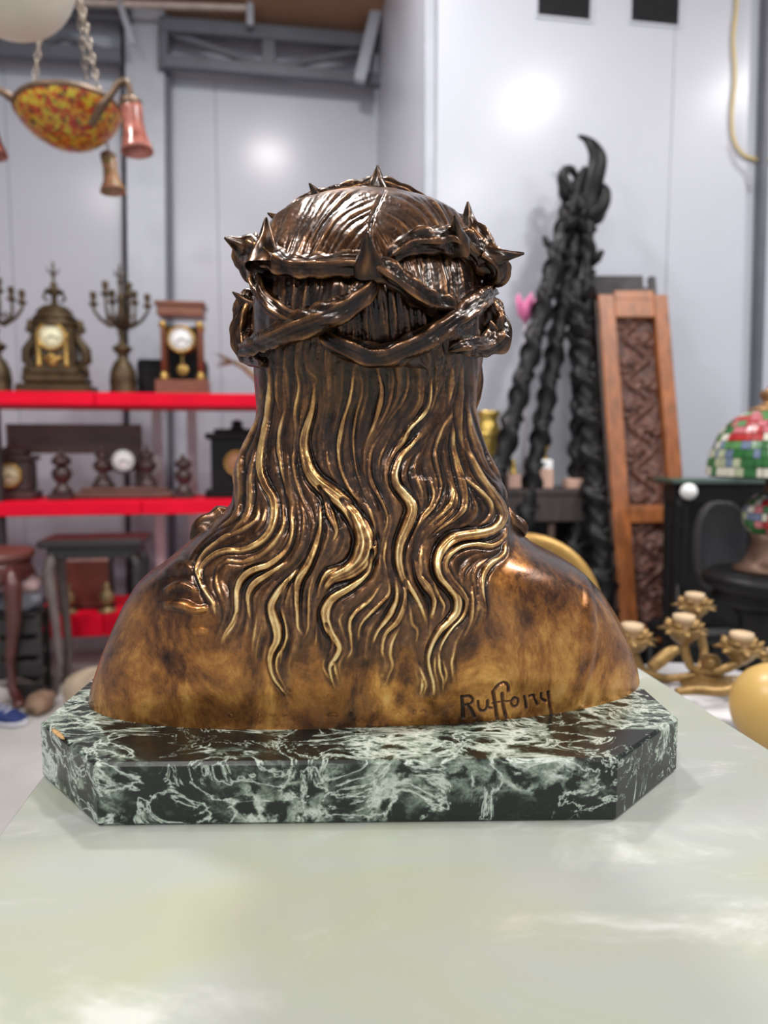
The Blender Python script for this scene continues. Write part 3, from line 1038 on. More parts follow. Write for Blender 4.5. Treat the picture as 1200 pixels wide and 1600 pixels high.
def bark_tube(name, P, R, mat, parent, org, seed=0, n=24, ridges=5, rough=.16, flat=.8, wear0=.3, cap_round=True, label=None, stepm=.0011, mould=None):
    """a knotty branch: dense tube with lengthwise ridges and bark wrinkles; P (n,3) control points, R radii"""
    rng = np.random.default_rng(seed)
    C4 = catmull(np.hstack([np.array(P, float), np.array(R, float)[:, None]]), stepm)
    C, rad = C4[:, :3], np.maximum(C4[:, 3], .0006)
    m = len(C)
    T = np.gradient(C, axis=0)
    T /= np.linalg.norm(T, axis=1)[:, None] + 1e-12
    vw = C - np.array([0, 0, CAMZ])
    vw = np.array([0.0, -1.0, 0.0]) + 0 * vw
    up = vw - (vw * T).sum(1)[:, None] * T
    ln = np.linalg.norm(up, axis=1)[:, None]
    up = np.where(ln > 1e-3, up / (ln + 1e-12), np.array([0, 0, 1.0]))
    sd = np.cross(T, up)
    sd /= np.linalg.norm(sd, axis=1)[:, None] + 1e-12
    up = np.cross(sd, T)
    a = np.linspace(0, 2 * math.pi, n, endpoint=False)
    L = np.concatenate([[0], np.cumsum(np.linalg.norm(np.diff(C, axis=0), axis=1))])
    tw = L * 18 + rng.random() * 6
    A = a[None, :]
    nz = np.zeros((m, n))
    for i in range(7):
        f1, ph = rng.uniform(60, 420), rng.random() * 6.3
        kk = rng.integers(1, 6)
        nz += np.sin(L[:, None] * f1 + kk * A + ph) / 7
    ridge = 1 - np.abs(np.sin(ridges * A * .5 + tw[:, None] * .4 + .5 * np.sin(L[:, None] * 40))) ** .8
    ridge = ridge * 1.25 + .30 * np.sin(15 * A + 2.5 * np.sin(L[:, None] * 45) + tw[:, None] * .3) 
    wr = np.sin(L[:, None] * 1500) * np.clip(np.sin(L[:, None] * 55 + 2 * A + seed), 0, 1) * .035 * (rough > .15)
    prof = 1 + rough * (ridge - .4) + nz * rough * 1.4 + wr
    if cap_round:
        e = np.minimum(L, L[-1] - L)
        capf = np.sqrt(np.clip(e / (rad * .8), 0.02, 1))
        rad = rad * capf
    rr = rad[:, None] * prof
    V = C[:, None, :] + (np.cos(A) * rr)[:, :, None] * sd[:, None, :] + (np.sin(A) * rr * flat)[:, :, None] * up[:, None, :]
    idx = np.arange(m * n).reshape(m, n)
    q0, q1 = idx[:-1], idx[1:]
    quads = np.stack([q0, np.roll(q0, -1, 1), np.roll(q1, -1, 1), q1], 2).reshape(-1, 4)
    me = mesh_from_arrays(name, V.reshape(-1, 3) - org, quads)
    w = wear0 + 1.25 * rough * (ridge - .5) + nz * .25
    float_attr(me, 'wear', np.clip(w, 0, 1).ravel())
    float_attr(me, 'hairiness', np.ones(m * n))
    me.materials.append(mat)
    o = bpy.data.objects.new(name, me)
    o.parent = parent
    COL.objects.link(o)
    if label:
        o['label'] = label
    return o


def build_crown(root, bronze, surf):
    org = np.array(root.location)

    def P3(p):
        x, y, d = p
        Y = d if d > .2 else surf(x, y) - d
        return tuple(at(x, y, Y))
    m = 0.00047
    # branches: (control points px,py,depth or lift), radii in px, thorns [(base, tip, half width)]
    B = [
        # upper front stem
        ([(384, 392, .575), (402, 392, .545), (424, 404, .006), (455, 417, .006), (507, 416, .006), (548, 413, .007), (586, 418, .008), (612, 428, .009), (640, 450, .009), (673, 471, .007), (705, 480, .003), (722, 484, .000)],
         [17, 20, 17, 14, 14, 15, 17, 15, 14, 14, 12, 9], [((415, 402, .012), (416, 340, .515), 21), ((576, 412, .012), (573, 363, .455), 19), ((384, 388, .560), (351, 372, .545), 17)]),
        # lower left stem crossing up
        ([(378, 547, .545), (400, 538, .010), (444, 520, .010), (507, 497, .010), (545, 478, .007), (572, 455, .004), (588, 436, .000)], [10, 13, 16, 17, 15, 13, 10], []),
        # lower front stem
        ([(500, 520, .000), (520, 534, .004), (548, 546, .008), (590, 558, .010), (632, 546, .010), (673, 527, .011), (712, 500, .012), (745, 472, .014), (768, 449, .016)], [9, 12, 14, 15, 15, 16, 17, 17, 11],
         [((640, 558, .004), (668, 576, .006), 14)]),
        # inner left stem
        ([(396, 412, .550), (402, 440, .008), (416, 467, .007), (440, 487, .006), (468, 500, .003), (492, 511, -.002)], [11, 12, 11, 11, 10, 8], []),
        # right upper arc
        ([(606, 408, .000), (622, 393, .005), (645, 380, .008), (686, 375, .012), (719, 380, .015), (745, 398, .545), (768, 410, .545), (772, 425, .555), (764, 440, .57)], [8, 12, 15, 18, 18, 18, 18, 19, 14],
         [((714, 378, .016), (710, 338, .500), 16), ((764, 404, .545), (819, 396, .535), 15)]),
        # far right stem
        ([(668, 332, .600), (700, 342, .600), (730, 356, .590), (752, 374, .580), (766, 398, .575)], [7, 10, 13, 13, 10], [((732, 358, .590), (731, 315, .588), 14)]),
        # far top stem
        ([(436, 346, .610), (478, 316, .612), (520, 303, .615), (557, 296, .618), (590, 291, .620), (623, 298, .618), (650, 312, .615), (690, 338, .610)], [8, 9, 9, 10, 11, 10, 9, 7],
         [((590, 292, .616), (590, 258, .612), 14), ((500, 311, .612), (483, 286, .606), 11), ((446, 350, .600), (418, 333, .592), 10)]),
        # left lower stem seen edge-on
        ([(394, 452, .585), (386, 470, .580), (381, 500, .578), (380, 530, .574), (388, 556, .562), (412, 568, .004)], [8, 12, 14, 14, 12, 7], [((386, 474, .578), (363, 456, .572), 11)]),
        # right lower stem
        ([(752, 460, .575), (764, 485, .572), (774, 510, .570), (772, 528, .565), (755, 540, .550), (728, 540, .006), (700, 548, .000)], [10, 17, 20, 19, 15, 12, 7], [((772, 522, .566), (796, 528, .560), 14)]),
        # dark mass at the left where the stems meet
        ([(400, 372, .590), (388, 398, .578), (394, 424, .572), (402, 446, .575)], [9, 16, 15, 9], []),
    ]
    for i, (pts, rad, thorns) in enumerate(B):
        br = bark_tube('crown_branch', [P3(p) for p in pts], [1.1 * r * m * (p[2] / .5 if p[2] > .2 else 1) for r, p in zip(rad, pts)], bronze, root, org, seed=i, wear0=.15, rough=.24, ridges=5, n=40)
        for k, (b0, tip, hw) in enumerate(thorns):
            a, t = np.array(P3(b0)), np.array(P3(tip))
            mid = a * .55 + t * .45
            sc = np.linalg.norm(a - np.array([0, 0, CAMZ])) / .53
            th = bark_tube('thorn', [a - (t - a) * .25, a, a * .75 + t * .25, mid, a * .2 + t * .8, t],
                           [hw * m * sc * f for f in (1.45, 1.2, .88, .60, .30, .10)], bronze, br, org, seed=40 + i * 5 + k, n=20, rough=.14, ridges=4, flat=.9, wear0=.12, cap_round=False)
    # locks that fall forward over the shoulders, beyond the outline of the neck
    for pts, rad, sd in (([(372, 800, .590), (345, 818, .585), (318, 832, .580), (298, 846, .578)], [26, 26, 22, 11], 61),
                         ([(768, 800, .600), (792, 812, .600), (810, 824, .598), (820, 838, .596)], [18, 17, 14, 8], 62),
                         ([(742, 556, .585), (747, 585, .590), (746, 615, .595), (738, 650, .595)], [7, 8, 6, 3], 63)):
        bark_tube('hair_lock', [P3(p) for p in pts], [r * m * 1.15 for r in rad], bronze, root, org, seed=sd, wear0=.22, rough=.13, ridges=5, n=40)


def build_slab():
    mat = marble_material()
    cz, sz = math.cos(math.radians(1.6)), math.sin(math.radians(1.6))
    hz = SLAB_TOP - TABLE_Z
    root = empty('marble_plinth', (0, 0, TABLE_Z), 'dark green white-veined marble plinth with cut corners under the bronze bust', 'plinth')

    def P(px, py):
        p = atz(px, py, TABLE_Z)
        return (p.x, p.y)
    fl, fr, l, r = P(153, 1292), P(962, 1283), P(67, 1214), P(1056, 1205)
    tl = atz(150, 1050, SLAB_TOP)
    back = 0.80
    poly = [fl, fr, r, (r[0] - .004, back - .075), (r[0] - .08, back), (l[0] + .075, back - .012), (l[0] - .006, back - .09), l]
    MB().prism(poly, 0.0, hz, .0022).build('slab', mat, root)
    # small golden chip on the left cut corner
    a, b_ = at(80, 1137, .512), at(102, 1157, .499)
    chip = simple('chip_stone', (0.50, 0.30, 0.12), .6, var=.3, scale=200)
    a, b_ = atz(81, 1138, SLAB_TOP), atz(101, 1156, SLAB_TOP)
    mb = MB()
    mb.lathe([(1e-4, -.0004), (.8, -.0002), (1.0, .0001), (.6, .0005), (1e-4, .0006)], (0, 0, 0), 10)
    d = (b_ - a)
    ang = math.atan2(d.y, d.x)
    mb.v = [((x * d.length / 2 * math.cos(ang) - y * .0022 * math.sin(ang)) + (a.x + b_.x) / 2, (x * d.length / 2 * math.sin(ang) + y * .0022 * math.cos(ang)) + (a.y + b_.y) / 2, z + hz) for x, y, z in mb.v]
    mb.build('chip', chip, root, 'golden chip in the left cut corner')


def build_table():
    onyx = onyx_material()
    ang = math.radians(7.9)
    root = empty('onyx_table', (0.07, .55, 0), 'pale green onyx topped table carrying the marble plinth', 'table', rz=ang)
    # edges measured from the photo in the table's own frame
    c, s = math.cos(ang), math.sin(ang)

    def loc(p):
        x, y = p.x - .07, p.y - .55
        return (x * c + y * s, -x * s + y * c)
    xl = (loc(atz(4, 1292, TABLE_Z))[0] + loc(atz(66, 1209, TABLE_Z))[0]) / 2
    xr = (loc(atz(1000, 1045, TABLE_Z))[0] + loc(atz(1196, 1163, TABLE_Z))[0]) / 2
    y0, y1 = -.50, .42
    MB().box(((xl + xr) / 2, (y0 + y1) / 2, TABLE_Z - .014), (xr - xl, y1 - y0, .028), bev=.003).build('tabletop', onyx, root)
    brass = simple('table_metal', (0.30, 0.22, 0.10), .4, .9, scale=20)
    mb = MB()
    ix0, ix1, iy0, iy1 = xl + .04, xr - .04, y0 + .04, y1 - .04
    zc = TABLE_Z - .028 - .025
    mb.bar((ix0, iy0, zc), (ix1, iy0, zc), .05, .02).bar((ix0, iy1, zc), (ix1, iy1, zc), .05, .02).bar((ix0, iy0, zc), (ix0, iy1, zc), .02, .05).bar((ix1, iy0, zc), (ix1, iy1, zc), .02, .05)
    mb.build('apron', brass, root)
    for x in (ix0, ix1):
        for y in (iy0, iy1):
            MB().lathe([(.016, 0), (.02, .01), (.014, .05), (.018, .35), (.024, .62), (.026, TABLE_Z - .03)], (x, y, 0), 12).build('leg', brass, root)
# ================================================================== THE ROOM
YB, YF, XC = 4.153, 2.79, 0.613      # room frame: back wall, nearer right wall, the return between them
TOPZ = 3.75


def room_box(mb, x0, x1, y0, y1, z0, z1, bev=0.0):
    c = rm((x0 + x1) / 2, (y0 + y1) / 2, (z0 + z1) / 2)
    return mb.box(c, (x1 - x0, y1 - y0, z1 - z0), ROOM, bev)


def struct(o):
    o['kind'] = 'structure'
    return o


def build_room():
    panel = simple('wall_panel', (0.50, 0.515, 0.575), .42, 0, var=.03, scale=3, spec=.4, coat=.26)
    panel.node_tree.nodes['Principled BSDF'].inputs['Coat Roughness'].default_value = .20
    joint = simple('wall_joint', (0.42, 0.43, 0.47), .5, 0, var=.1)
    steel = simple('grey_steel', (0.115, 0.122, 0.145), .45, .1, var=.12, scale=9)
    palest = simple('pale_steel', (0.42, 0.44, 0.49), .4, .2, var=.08, scale=9)
    dark = simple('dark_gap', (0.02, 0.02, 0.022), .8, 0, spec=.1)
    roofm = simple('roof_sheet', (0.34, 0.19, 0.115), .6, 0, var=.2, scale=2)
    conc = simple('concrete_floor', (0.50, 0.49, 0.47), .42, 0, var=.12, scale=5, bump=.05)

    mb = MB()
    room_box(mb, -4.5, 6.0, -4.5, YB + .3, -.08, 0)
    struct(mb.build('floor', conc))
    # walls: a backing with sheet panels proud of it
    def wall(name, spans, horizontal=True, fixed=0.0, z1=TOPZ):
        back = MB()
        lo, hi = spans[0], spans[-1]
        if horizontal:
            room_box(back, lo, hi, fixed + .012, fixed + .10, 0, z1)
        else:
            room_box(back, fixed + .012, fixed + .10, lo, hi, 0, z1)
        o = struct(back.build(name, joint))
        for a, b_ in zip(spans[:-1], spans[1:]):
            p = MB()
            if horizontal:
                room_box(p, a + .0012, b_ - .0012, fixed, fixed + .012, 0.0, z1, .002)
            else:
                room_box(p, fixed, fixed + .012, a + .0012, b_ - .0012, 0.0, z1, .002)
            p.build('panel', panel, o)
        return o

    def xr_at(px, yr):
        p = on_room_plane(px, 600, yr)
        return p.x * RC + p.y * RS
    xs = [-4.4, -3.2, xr_at(40, YB) - .9, xr_at(346, YB) - 1.1, xr_at(346, YB), XC]
    wall('wall_back', sorted(xs), True, YB)
    wall('wall_corner', [YF + .012, (YF + YB) / 2 + .1, YB], False, XC)
    wall('wall_right', [XC, xr_at(1035, YF), xr_at(1035, YF) + 1.1, xr_at(1035, YF) + 2.2, 5.9], True, YF)
    mb = MB()
    room_box(mb, -4.5, -4.4, -4.5, YB, 0, TOPZ)
    struct(mb.build('wall_left', panel))
    mb = MB()
    room_box(mb, 5.9, 6.0, -4.5, YF, 0, TOPZ)
    struct(mb.build('wall_east', panel))
    # roof: a brown sheet sloping up towards the open front of the hall
    mb = MB()
    vs = [rm(-4.5, YB + .1, 3.30), rm(6, YB + .1, 3.30), rm(6, -4.5, 4.3), rm(-4.5, -4.5, 4.3)]
    vs += [v + Vector((0, 0, .05)) for v in vs]
    mb.add(vs, [(0, 1, 2, 3), (7, 6, 5, 4), (0, 4, 5, 1), (1, 5, 6, 2), (2, 6, 7, 3), (3, 7, 4, 0)])
    struct(mb.build('ceiling', roofm))

    # the wall's corner strip and the steel frame
    k = [0]

    def trim(mb, mat):
        k[0] += 1
        return struct(mb.build('trim_%d' % k[0], mat))
    mb = MB()
    room_box(mb, XC - .012, XC + .03, YF - .012, YF + .03, 0, TOPZ, .003)
    trim(mb, palest)
    Y1 = YB - .12

    def beam(p, q, wpx, mat, yr=Y1, depth=.06):
        a, b_ = on_room_plane(p[0], p[1], yr), on_room_plane(q[0], q[1], yr)
        w = wpx / FPX * (a.y + b_.y) / 2
        m = MB()
        d = (b_ - a)
        L = d.length
        z = d.normalized()
        y = Vector((-RS, RC, 0))
        x = y.cross(z).normalized()
        y = z.cross(x)
        M = Matrix((x, y, z)).transposed()
        m.box((a + b_) / 2, (w, depth, L), 0, .004, M)
        return trim(m, mat)
    # column
    beam((226, -140), (238, 1120), 56, palest, YB - .05, .09)
    beam((196, -140), (208, 1120), 13, dark, YB - .04, .07)
    beam((258, -140), (268, 1120), 13, steel, YB - .04, .07)
    # truss chords and webs
    beam((-260, 62), (190, 90), 20, steel)
    beam((255, 98), (600, 127), 17, steel)
    beam((-260, -2), (205, 20), 26, steel)
    beam((250, 40), (600, 69), 20, steel)
    for p, q in (((265, 52), (415, 104)), ((425, 106), (565, 80)), ((10, 84), (100, 58)), ((100, 58), (190, 92)), ((-20, 20), (10, 84))):
        beam(p, q, 9, steel, Y1 + .02, .03)
    beam((420, 55), (420, 112), 20, steel, Y1 + .01)
    beam((15, 30), (15, 90), 18, steel, Y1 + .01)
    beam((256, 44), (256, 110), 14, steel, Y1 + .01)
    # light rail and slanting braces in front of the roof
    beam((60, 2), (385, 13), 7, simple('cream_rail', (.55, .46, .40), .5), Y1 - .1, .03)
    beam((390, -30), (391, 40), 10, palest, Y1 - .08, .03)
    beam((561, 128), (606, -60), 17, palest, Y1 - .1, .05)
    beam((176, -30), (208, 70), 9, palest, Y1 - .1, .03)
    # floor-to-ceiling strip by the right edge of the photo
    beam((1200, -60), (1168, 1100), 10, steel, YF - .03, .05)

    # two vents high in the right wall, the darkness inside painted on flat plates
    for i, (x0, x1, y1) in enumerate(((840, 922, 27), (986, 1060, 36))):
        a, b_ = on_room_plane(x0, y1, YF - .004), on_room_plane(x1, y1, YF - .004)
        ax = a.x * RC + a.y * RS
        bx = b_.x * RC + b_.y * RS
        z0 = (a.z + b_.z) / 2
        root = empty('wall_vent', rm((ax + bx) / 2, YF, z0), ('dark square vent high in the white wall, above the black columns', 'dark square vent high in the white wall, nearer the yellow cable')[i], 'vent', 'dark vents high in the wall', ROOM)
        w = bx - ax
        h = .20
        MB().box((0, -.001, h / 2), (w, .006, h), bev=.001).build('dark_plate', dark, root)
        fr = MB()
        fr.box((0, -.002, -.005), (w + .02, .006, .010)).box((0, -.002, h + .005), (w + .02, .006, .010)).box((-w / 2 - .005, -.002, h / 2), (.010, .006, h)).box((w / 2 + .005, -.002, h / 2), (.010, .006, h))
        fr.build('frame', panel, root)


# ================================================================== SHELF UNIT AND WHAT STANDS ON IT
SH_O = (-1.135, 3.07)       # a point on the shelf's front edge (seen near photo column 200)


def sh_y(px):
    """forward distance of the shelf front along the photo column"""
    u = (px - IW / 2) / FPX
    # point = O + t*(RC,RS); x = u*y
    t = (u * SH_O[1] - SH_O[0]) / (RC - u * RS)
    return SH_O[1] + t * RS


def shelf_frame(dist):
    """world position on the shelf: column px seen, set back dist behind the front edge"""
    def f(px, z):
        u = (px - IW / 2) / FPX
        ox, oy = SH_O[0] - RS * dist, SH_O[1] + RC * dist
        t = (u * oy - ox) / (RC - u * RS)
        return Vector((ox + t * RC, oy + t * RS, z))
    return f


def build_shelves():
    red = simple('red_paint', (0.78, 0.003, 0.028), .6, 0, var=.10, scale=6, spec=.15)
    grey = simple('shelf_post', (0.60, 0.57, 0.59), .5, 0, var=.1)
    blk = simple('shelf_dark', (0.03, 0.025, 0.027), .5)
    Z1 = at(200, 613, sh_y(200)).z
    Z2 = at(200, 783, sh_y(200)).z
    Z3 = at(100, 962, sh_y(100)).z
    root = empty('shelf_unit', (SH_O[0], SH_O[1], 0), 'red boarded metal shelf unit of clocks against the white wall', 'shelf', rz=ROOM)
    x0, x1, dep = -1.25, .92, .42
    for z, t, xe in ((Z1, .058, x1), (Z2, .062, x1 - .16), (Z3, .10, x1 - .1)):
        for a, b_ in ((x0, -.13 if z != Z2 else .05), (-.13 if z != Z2 else .05, xe)):
            MB().box(((a + b_) / 2, dep / 2, z - t / 2), (b_ - a - .004, dep, t), bev=.004).build('shelf_board', red, root)
    for x, y in ((x0 + .03, .03), (x0 + .03, dep - .03), (-.56, .05), (.23, dep + .02), (.06, dep + .02), (x1 - .22, dep - .03)):
        MB().box((x, y, (Z1 - .06) / 2), (.045, .045, Z1 - .06), bev=.004).build('post', blk if x < -.3 else grey, root)
    # brown panel standing at the back of the middle shelf
    bp = MB()
    bp.box((0, 0, .285), (.62, .02, .13), bev=.003)
    bp.box((0, 0, .215), (.60, .012, .012), bev=.003).box((-.29, 0, .175), (.03, .03, .35), bev=.003).box((.29, 0, .175), (.03, .03, .35), bev=.003)
    p = shelf_frame(.36)(120, Z2)
    o = bp.build('wooden_board', simple('dull_brown', (.12, .075, .068), .5, var=.3, scale=6, stretch=(1, 1, 8)))
    o.location = p
    o.rotation_euler = (0, 0, ROOM)
    set_props(o, 'dull brown framed board standing behind the dark garniture on the middle shelf', 'board')
    return Z1, Z2, Z3


def dial_parts(root, c, r, face, bezel, hands, seg=28):
    """round clock dial facing -Y: face, bezel, hour marks, hands"""
    Mx = Matrix.Rotation(math.radians(90), 3, 'X')
    MB().lathe([(1e-4, .004), (r * .3, .005), (r * .98, .002), (r, 0)], c, seg, Mx).build('dial', face, root)
    MB().lathe([(r * .97, .0), (r * 1.0, .008), (r * 1.1, .013), (r * 1.2, .008), (r * 1.24, -.004)], c, seg, Mx).build('bezel', bezel, root)
    mk = MB()
    for i in range(12):
        a = math.pi * i / 6
        p = Vector((c[0] + math.sin(a) * r * .78, c[1] - .005, c[2] + math.cos(a) * r * .78))
        mk.box(p, (r * .06, .002, r * .18), 0, 0, Matrix.Rotation(a, 3, 'Y'))
    h = mk.build('hour_marks', hands, root)
    h['kind'] = 'stuff'
    for ang, L in ((4.1, .5), (1.9, .72)):
        m = MB()
        d = Vector((math.sin(ang), 0, math.cos(ang)))
        m.bar(Vector((c[0], c[1] - .007, c[2])) - d * r * .1, Vector((c[0], c[1] - .007, c[2])) + d * r * L, r * .07, .002, up=(0, 1, 0))
        m.build('hand', hands, root)


def build_shelf_things(Z1, Z2, Z3):
    brz = simple('dark_gilt', (0.085, 0.056, 0.026), .45, .5, var=.55, scale=22, bump=.5)
    gilt = simple('gilt_brass', (0.52, 0.33, 0.10), .35, .85, var=.35, scale=25, bump=.2)
    ivory = simple('ivory_dial', (0.80, 0.76, 0.52), .45, 0, var=.06, scale=30)
    white = simple('white_dial', (0.84, 0.84, 0.84), .4, 0, var=.05, scale=30)
    inkm = simple('dial_ink', (0.03, 0.025, 0.02), .5)
    wood = simple('mahogany', (0.20, 0.07, 0.035), .35, 0, var=.4, scale=14, stretch=(1, 1, 6), coat=.3)
    brown = simple('brown_marble', (0.055, 0.030, 0.026), .35, 0, var=.5, scale=18, dist=2)
    black = simple('black_slate', (0.008, 0.008, 0.009), .5, 0, var=.3, spec=.2)
    tan = simple('tan_dial', (0.50, 0.24, 0.12), .5, .2, var=.15)
    Y0 = sh_y(150)
    S = (Y0 + .2) / FPX        # metres per photo pixel for things standing 0.2 behind the front edge

    # ---- ornate bronze clock
    r = empty('ornate_clock', shelf_frame(.20)(97, Z1), 'tall ornate gilt bronze clock with ivory dial on the red top shelf', 'clock', rz=ROOM)
    mb = MB()
    mb.box((0, 0, .022), (104 * S, .20, .044), bev=.010).box((0, 0, .066), (88 * S, .17, .045), bev=.014).box((0, 0, .105), (74 * S, .15, .04), bev=.010)
    mb.build('plinth', brz, r)
    MB().box((0, 0, .21), (58 * S, .13, .21), bev=.02).lathe([(.07, .30), (.085, .305), (.085, .325), (.075, .335)], (0, 0, 0), 20, sx=1.15).build('body', brz, r)
    for sx in (-1, 1):
        sc = MB()
        sc.tube([(sx * .075, 0, .33), (sx * .105, 0, .325), (sx * .112, 0, .29), (sx * .092, 0, .275), (sx * .10, 0, .24), (sx * .125, 0, .20), (sx * .128, 0, .155), (sx * .105, 0, .13), (sx * .09, 0, .155)], [.012, .018, .02, .016, .02, .026, .026, .018, .012], 8)
        sc.tube([(sx * .10, -.02, .125), (sx * .13, -.02, .115), (sx * .135, -.02, .09), (sx * .115, -.02, .085)], [.012, .016, .014, .008], 8)
        sc.build('scroll', brz, r)
        MB().lathe([(.012, .12), (.014, .13), (.010, .14), (.011, .25), (.015, .26), (.012, .27)], (sx * .058, -.062, 0), 10).build('pilaster', gilt, r)
    MB().lathe([(.088, .335), (.09, .345), (.078, .352), (.072, .375), (.05, .395), (.035, .40)], (0, 0, 0), 20, sx=1.05).build('cornice', brz, r)
    mb = MB()
    mb.lathe([(.022, .395), (.016, .405), (.012, .43), (.014, .445), (.03, .452), (.042, .458), (.04, .468), (.022, .475), (.012, .485), (.018, .495), (.006, .505), (.007, .53), (.012, .538), (.005, .55), (.006, .58), (.001, .60)], (0, 0, 0), 14)
    for a in range(4):
        an = a * math.pi / 2 + .4
        d = Vector((math.cos(an), math.sin(an), 0))
        mb.tube([d * .036 + Vector((0, 0, .455)), d * .045 + Vector((0, 0, .435)), d * .034 + Vector((0, 0, .42)), d * .02 + Vector((0, 0, .425))], [.006, .007, .006, .003], 6)
        mb.tube([d * .004 + Vector((0, 0, .54)), d * .02 + Vector((0, 0, .55)), d * .026 + Vector((0, 0, .568))], [.004, .004, .002], 6)
    mb.build('finial', brz, r)
    dial_parts(r, (0, -.068, 248 * S - .255 if False else .255), .052, ivory, gilt, inkm)
    gl = MB()
    gl.tube([(-.045, -.07, .165), (-.02, -.075, .15), (0, -.077, .172), (.02, -.075, .15), (.045, -.07, .165)], [.006, .009, .012, .009, .006], 8)
    gl.lathe([(.001, .118), (.02, .13), (.028, .15), (.012, .165), (.001, .168)], (0, -.066, 0), 10, sy=.4)
    gl.build('ornament', gilt, r)

    # ---- pair of candelabra
    def candelabrum(px, label):
        r = empty('candelabrum', shelf_frame(.20)(px, Z1), label, 'candelabrum', 'bronze candelabra beside the tall clock', ROOM)
        MB().lathe([(.062, 0), (.066, .012), (.058, .03), (.062, .06), (.056, .11), (.040, .15), (.024, .165), (.020, .185), (.040, .205), (.046, .218), (.030, .228), (.014, .24), (.012, .27), (.02, .285), (.012, .30)], (0, 0, 0), 16).build('base', brz, r)
        MB().lathe([(.012, .30), (.016, .33), (.022, .36), (.014, .39), (.012, .42), (.02, .44), (.014, .455), (.007, .47), (.007, .50), (.014, .515), (.008, .53), (.004, .55), (.006, .575), (.001, .60)], (0, 0, 0), 12).build('stem', brz, r)
        for k in range(6):
            an = k * math.pi / 3 + .05
            d = Vector((math.cos(an), math.sin(an), 0))
            R_ = .118 if k % 3 == 0 else .10
            z1 = .43 if k % 3 == 0 else .46
            a = MB()
            a.tube([d * .01 + Vector((0, 0, .33)), d * .05 + Vector((0, 0, .315)), d * .09 + Vector((0, 0, .345)), d * R_ + Vector((0, 0, .385)), d * R_ + Vector((0, 0, z1 - .02))], [.008, .009, .008, .007, .006], 7)
            a.tube([d * .05 + Vector((0, 0, .318)), d * .065 + Vector((0, 0, .345)), d * .05 + Vector((0, 0, .365)), d * .035 + Vector((0, 0, .35))], [.005, .006, .005, .003], 6)
            arm = a.build('arm', brz, r)
            MB().lathe([(.008, z1 - .03), (.022, z1 - .022), (.020, z1 - .014), (.009, z1 - .008), (.012, z1 + .008), (.016, z1 + .02), (.013, z1 + .036), (.010, z1 + .034)], tuple(d * R_), 10).build('candle_cup', brz, arm)
        for k in range(3):
            an = k * 2.1 + .6
            d = Vector((math.cos(an), math.sin(an), 0))
            MB().tube([d * .006 + Vector((0, 0, .54)), d * .022 + Vector((0, 0, .548)), d * .026 + Vector((0, 0, .57))], [.005, .005, .003], 6).build('leaf', brz, r)
        return r
    candelabrum(198, 'dark bronze candelabrum between the tall ornate clock and the wooden clock')
    candelabrum(4, 'dark bronze candelabrum left of the tall ornate clock, cut by the frame')

    # ---- wooden portico clock
    r = empty('portico_clock', shelf_frame(.19)(291, Z1), 'reddish wooden column clock with white dial and gilt bezel on top shelf', 'clock', rz=ROOM)
    hw = 40 * S
    MB().box((0, 0, .035), (2 * hw, .15, .07), bev=.006).build('base', wood, r)
    MB().box((0, 0, 137 * S - .03), (2 * hw * .86, .14, .05), bev=.006).box((0, 0, 137 * S + .002), (2 * hw * .94, .155, .018), bev=.004).build('entablature', wood, r)
    for sx in (-1, 1):
        for sy in (-1, 1):
            c = MB()
            c.lathe([(.011, .07), (.011, .32), (.010, .325)], (sx * hw * .68, sy * .045, 0), 12)
            col = c.build('column', wood, r)
            MB().lathe([(.019, .07), (.02, .08), (.015, .098), (.012, .108)], (sx * hw * .68, sy * .045, 0), 12).build('column_foot', gilt, col)
            MB().lathe([(.011, .30), (.016, .31), (.018, .33), (.012, .335)], (sx * hw * .68, sy * .045, 0), 12).build('capital', gilt, col)
    MB().box((0, .055, .2), (hw * 1.3, .012, .26), bev=.002).build('back_board', black, r)
    dial_parts(r, (0, -.055, .255), .052, white, gilt, inkm)
    MB().lathe([(.06, -.05), (.063, -.03), (.063, .03), (.05, .05)], (0, 0, .255), 20, Matrix.Rotation(math.radians(90), 3, 'X')).build('drum', gilt, r)
    pm = MB()
    pm.bar((0, -.02, .25), (0, -.02, .13), .006)
    pm.lathe([(1e-4, -.006), (.024, -.004), (.028, 0), (.024, .004), (1e-4, .006)], (0, -.02, .12), 18, Matrix.Rotation(math.radians(90), 3, 'X'))
    pm.build('pendulum', gilt, r)

    # ---- black box behind, brass spray at the right end
    o = MB()
    o.box((0, 0, .085), (108 * S, .12, .17), bev=.006).box((0, 0, .175), (104 * S, .11, .012), bev=.003)
    o = o.build('black_box', black)
    o.location = shelf_frame(.345)(276, Z1)
    o.rotation_euler = (0, 0, ROOM)
    set_props(o, 'plain black box standing behind the wooden column clock', 'box')
    r = empty('brass_spray', shelf_frame(.22)(412, Z1), 'dull brass branch with a tufted end leaning left behind the bust', 'ornament', rz=ROOM)
    MB().lathe([(.05, 0), (.052, .01), (.03, .02), (.012, .03), (.010, .05)], (0, 0, 0), 14).build('foot', brz, r)
    MB().tube([(0, 0, .045), (-.008, 0, .06), (-.04, 0, .10), (-.09, 0, .145), (-.13, 0, .165)], [.014, .014, .013, .012, .011], 9).build('stem', simple('tan_brass', (.26, .16, .08), .5, .4, var=.4, scale=30), r)
    for k in range(7):
        an = k * 2 * math.pi / 7
        e = Vector((-.20 - .01 * (k % 3), .022 * math.cos(an), .172 + .035 * math.sin(an)))
        MB().tube([(-.125, 0, .163), ((-.125 + e.x) / 2, e.y * .7, (.163 + e.z) / 2 + .004), e], [.008, .010, .003], 6, .5).build('leaf', MATS['tan_brass'], r)

    # ---- middle shelf
    S2 = S
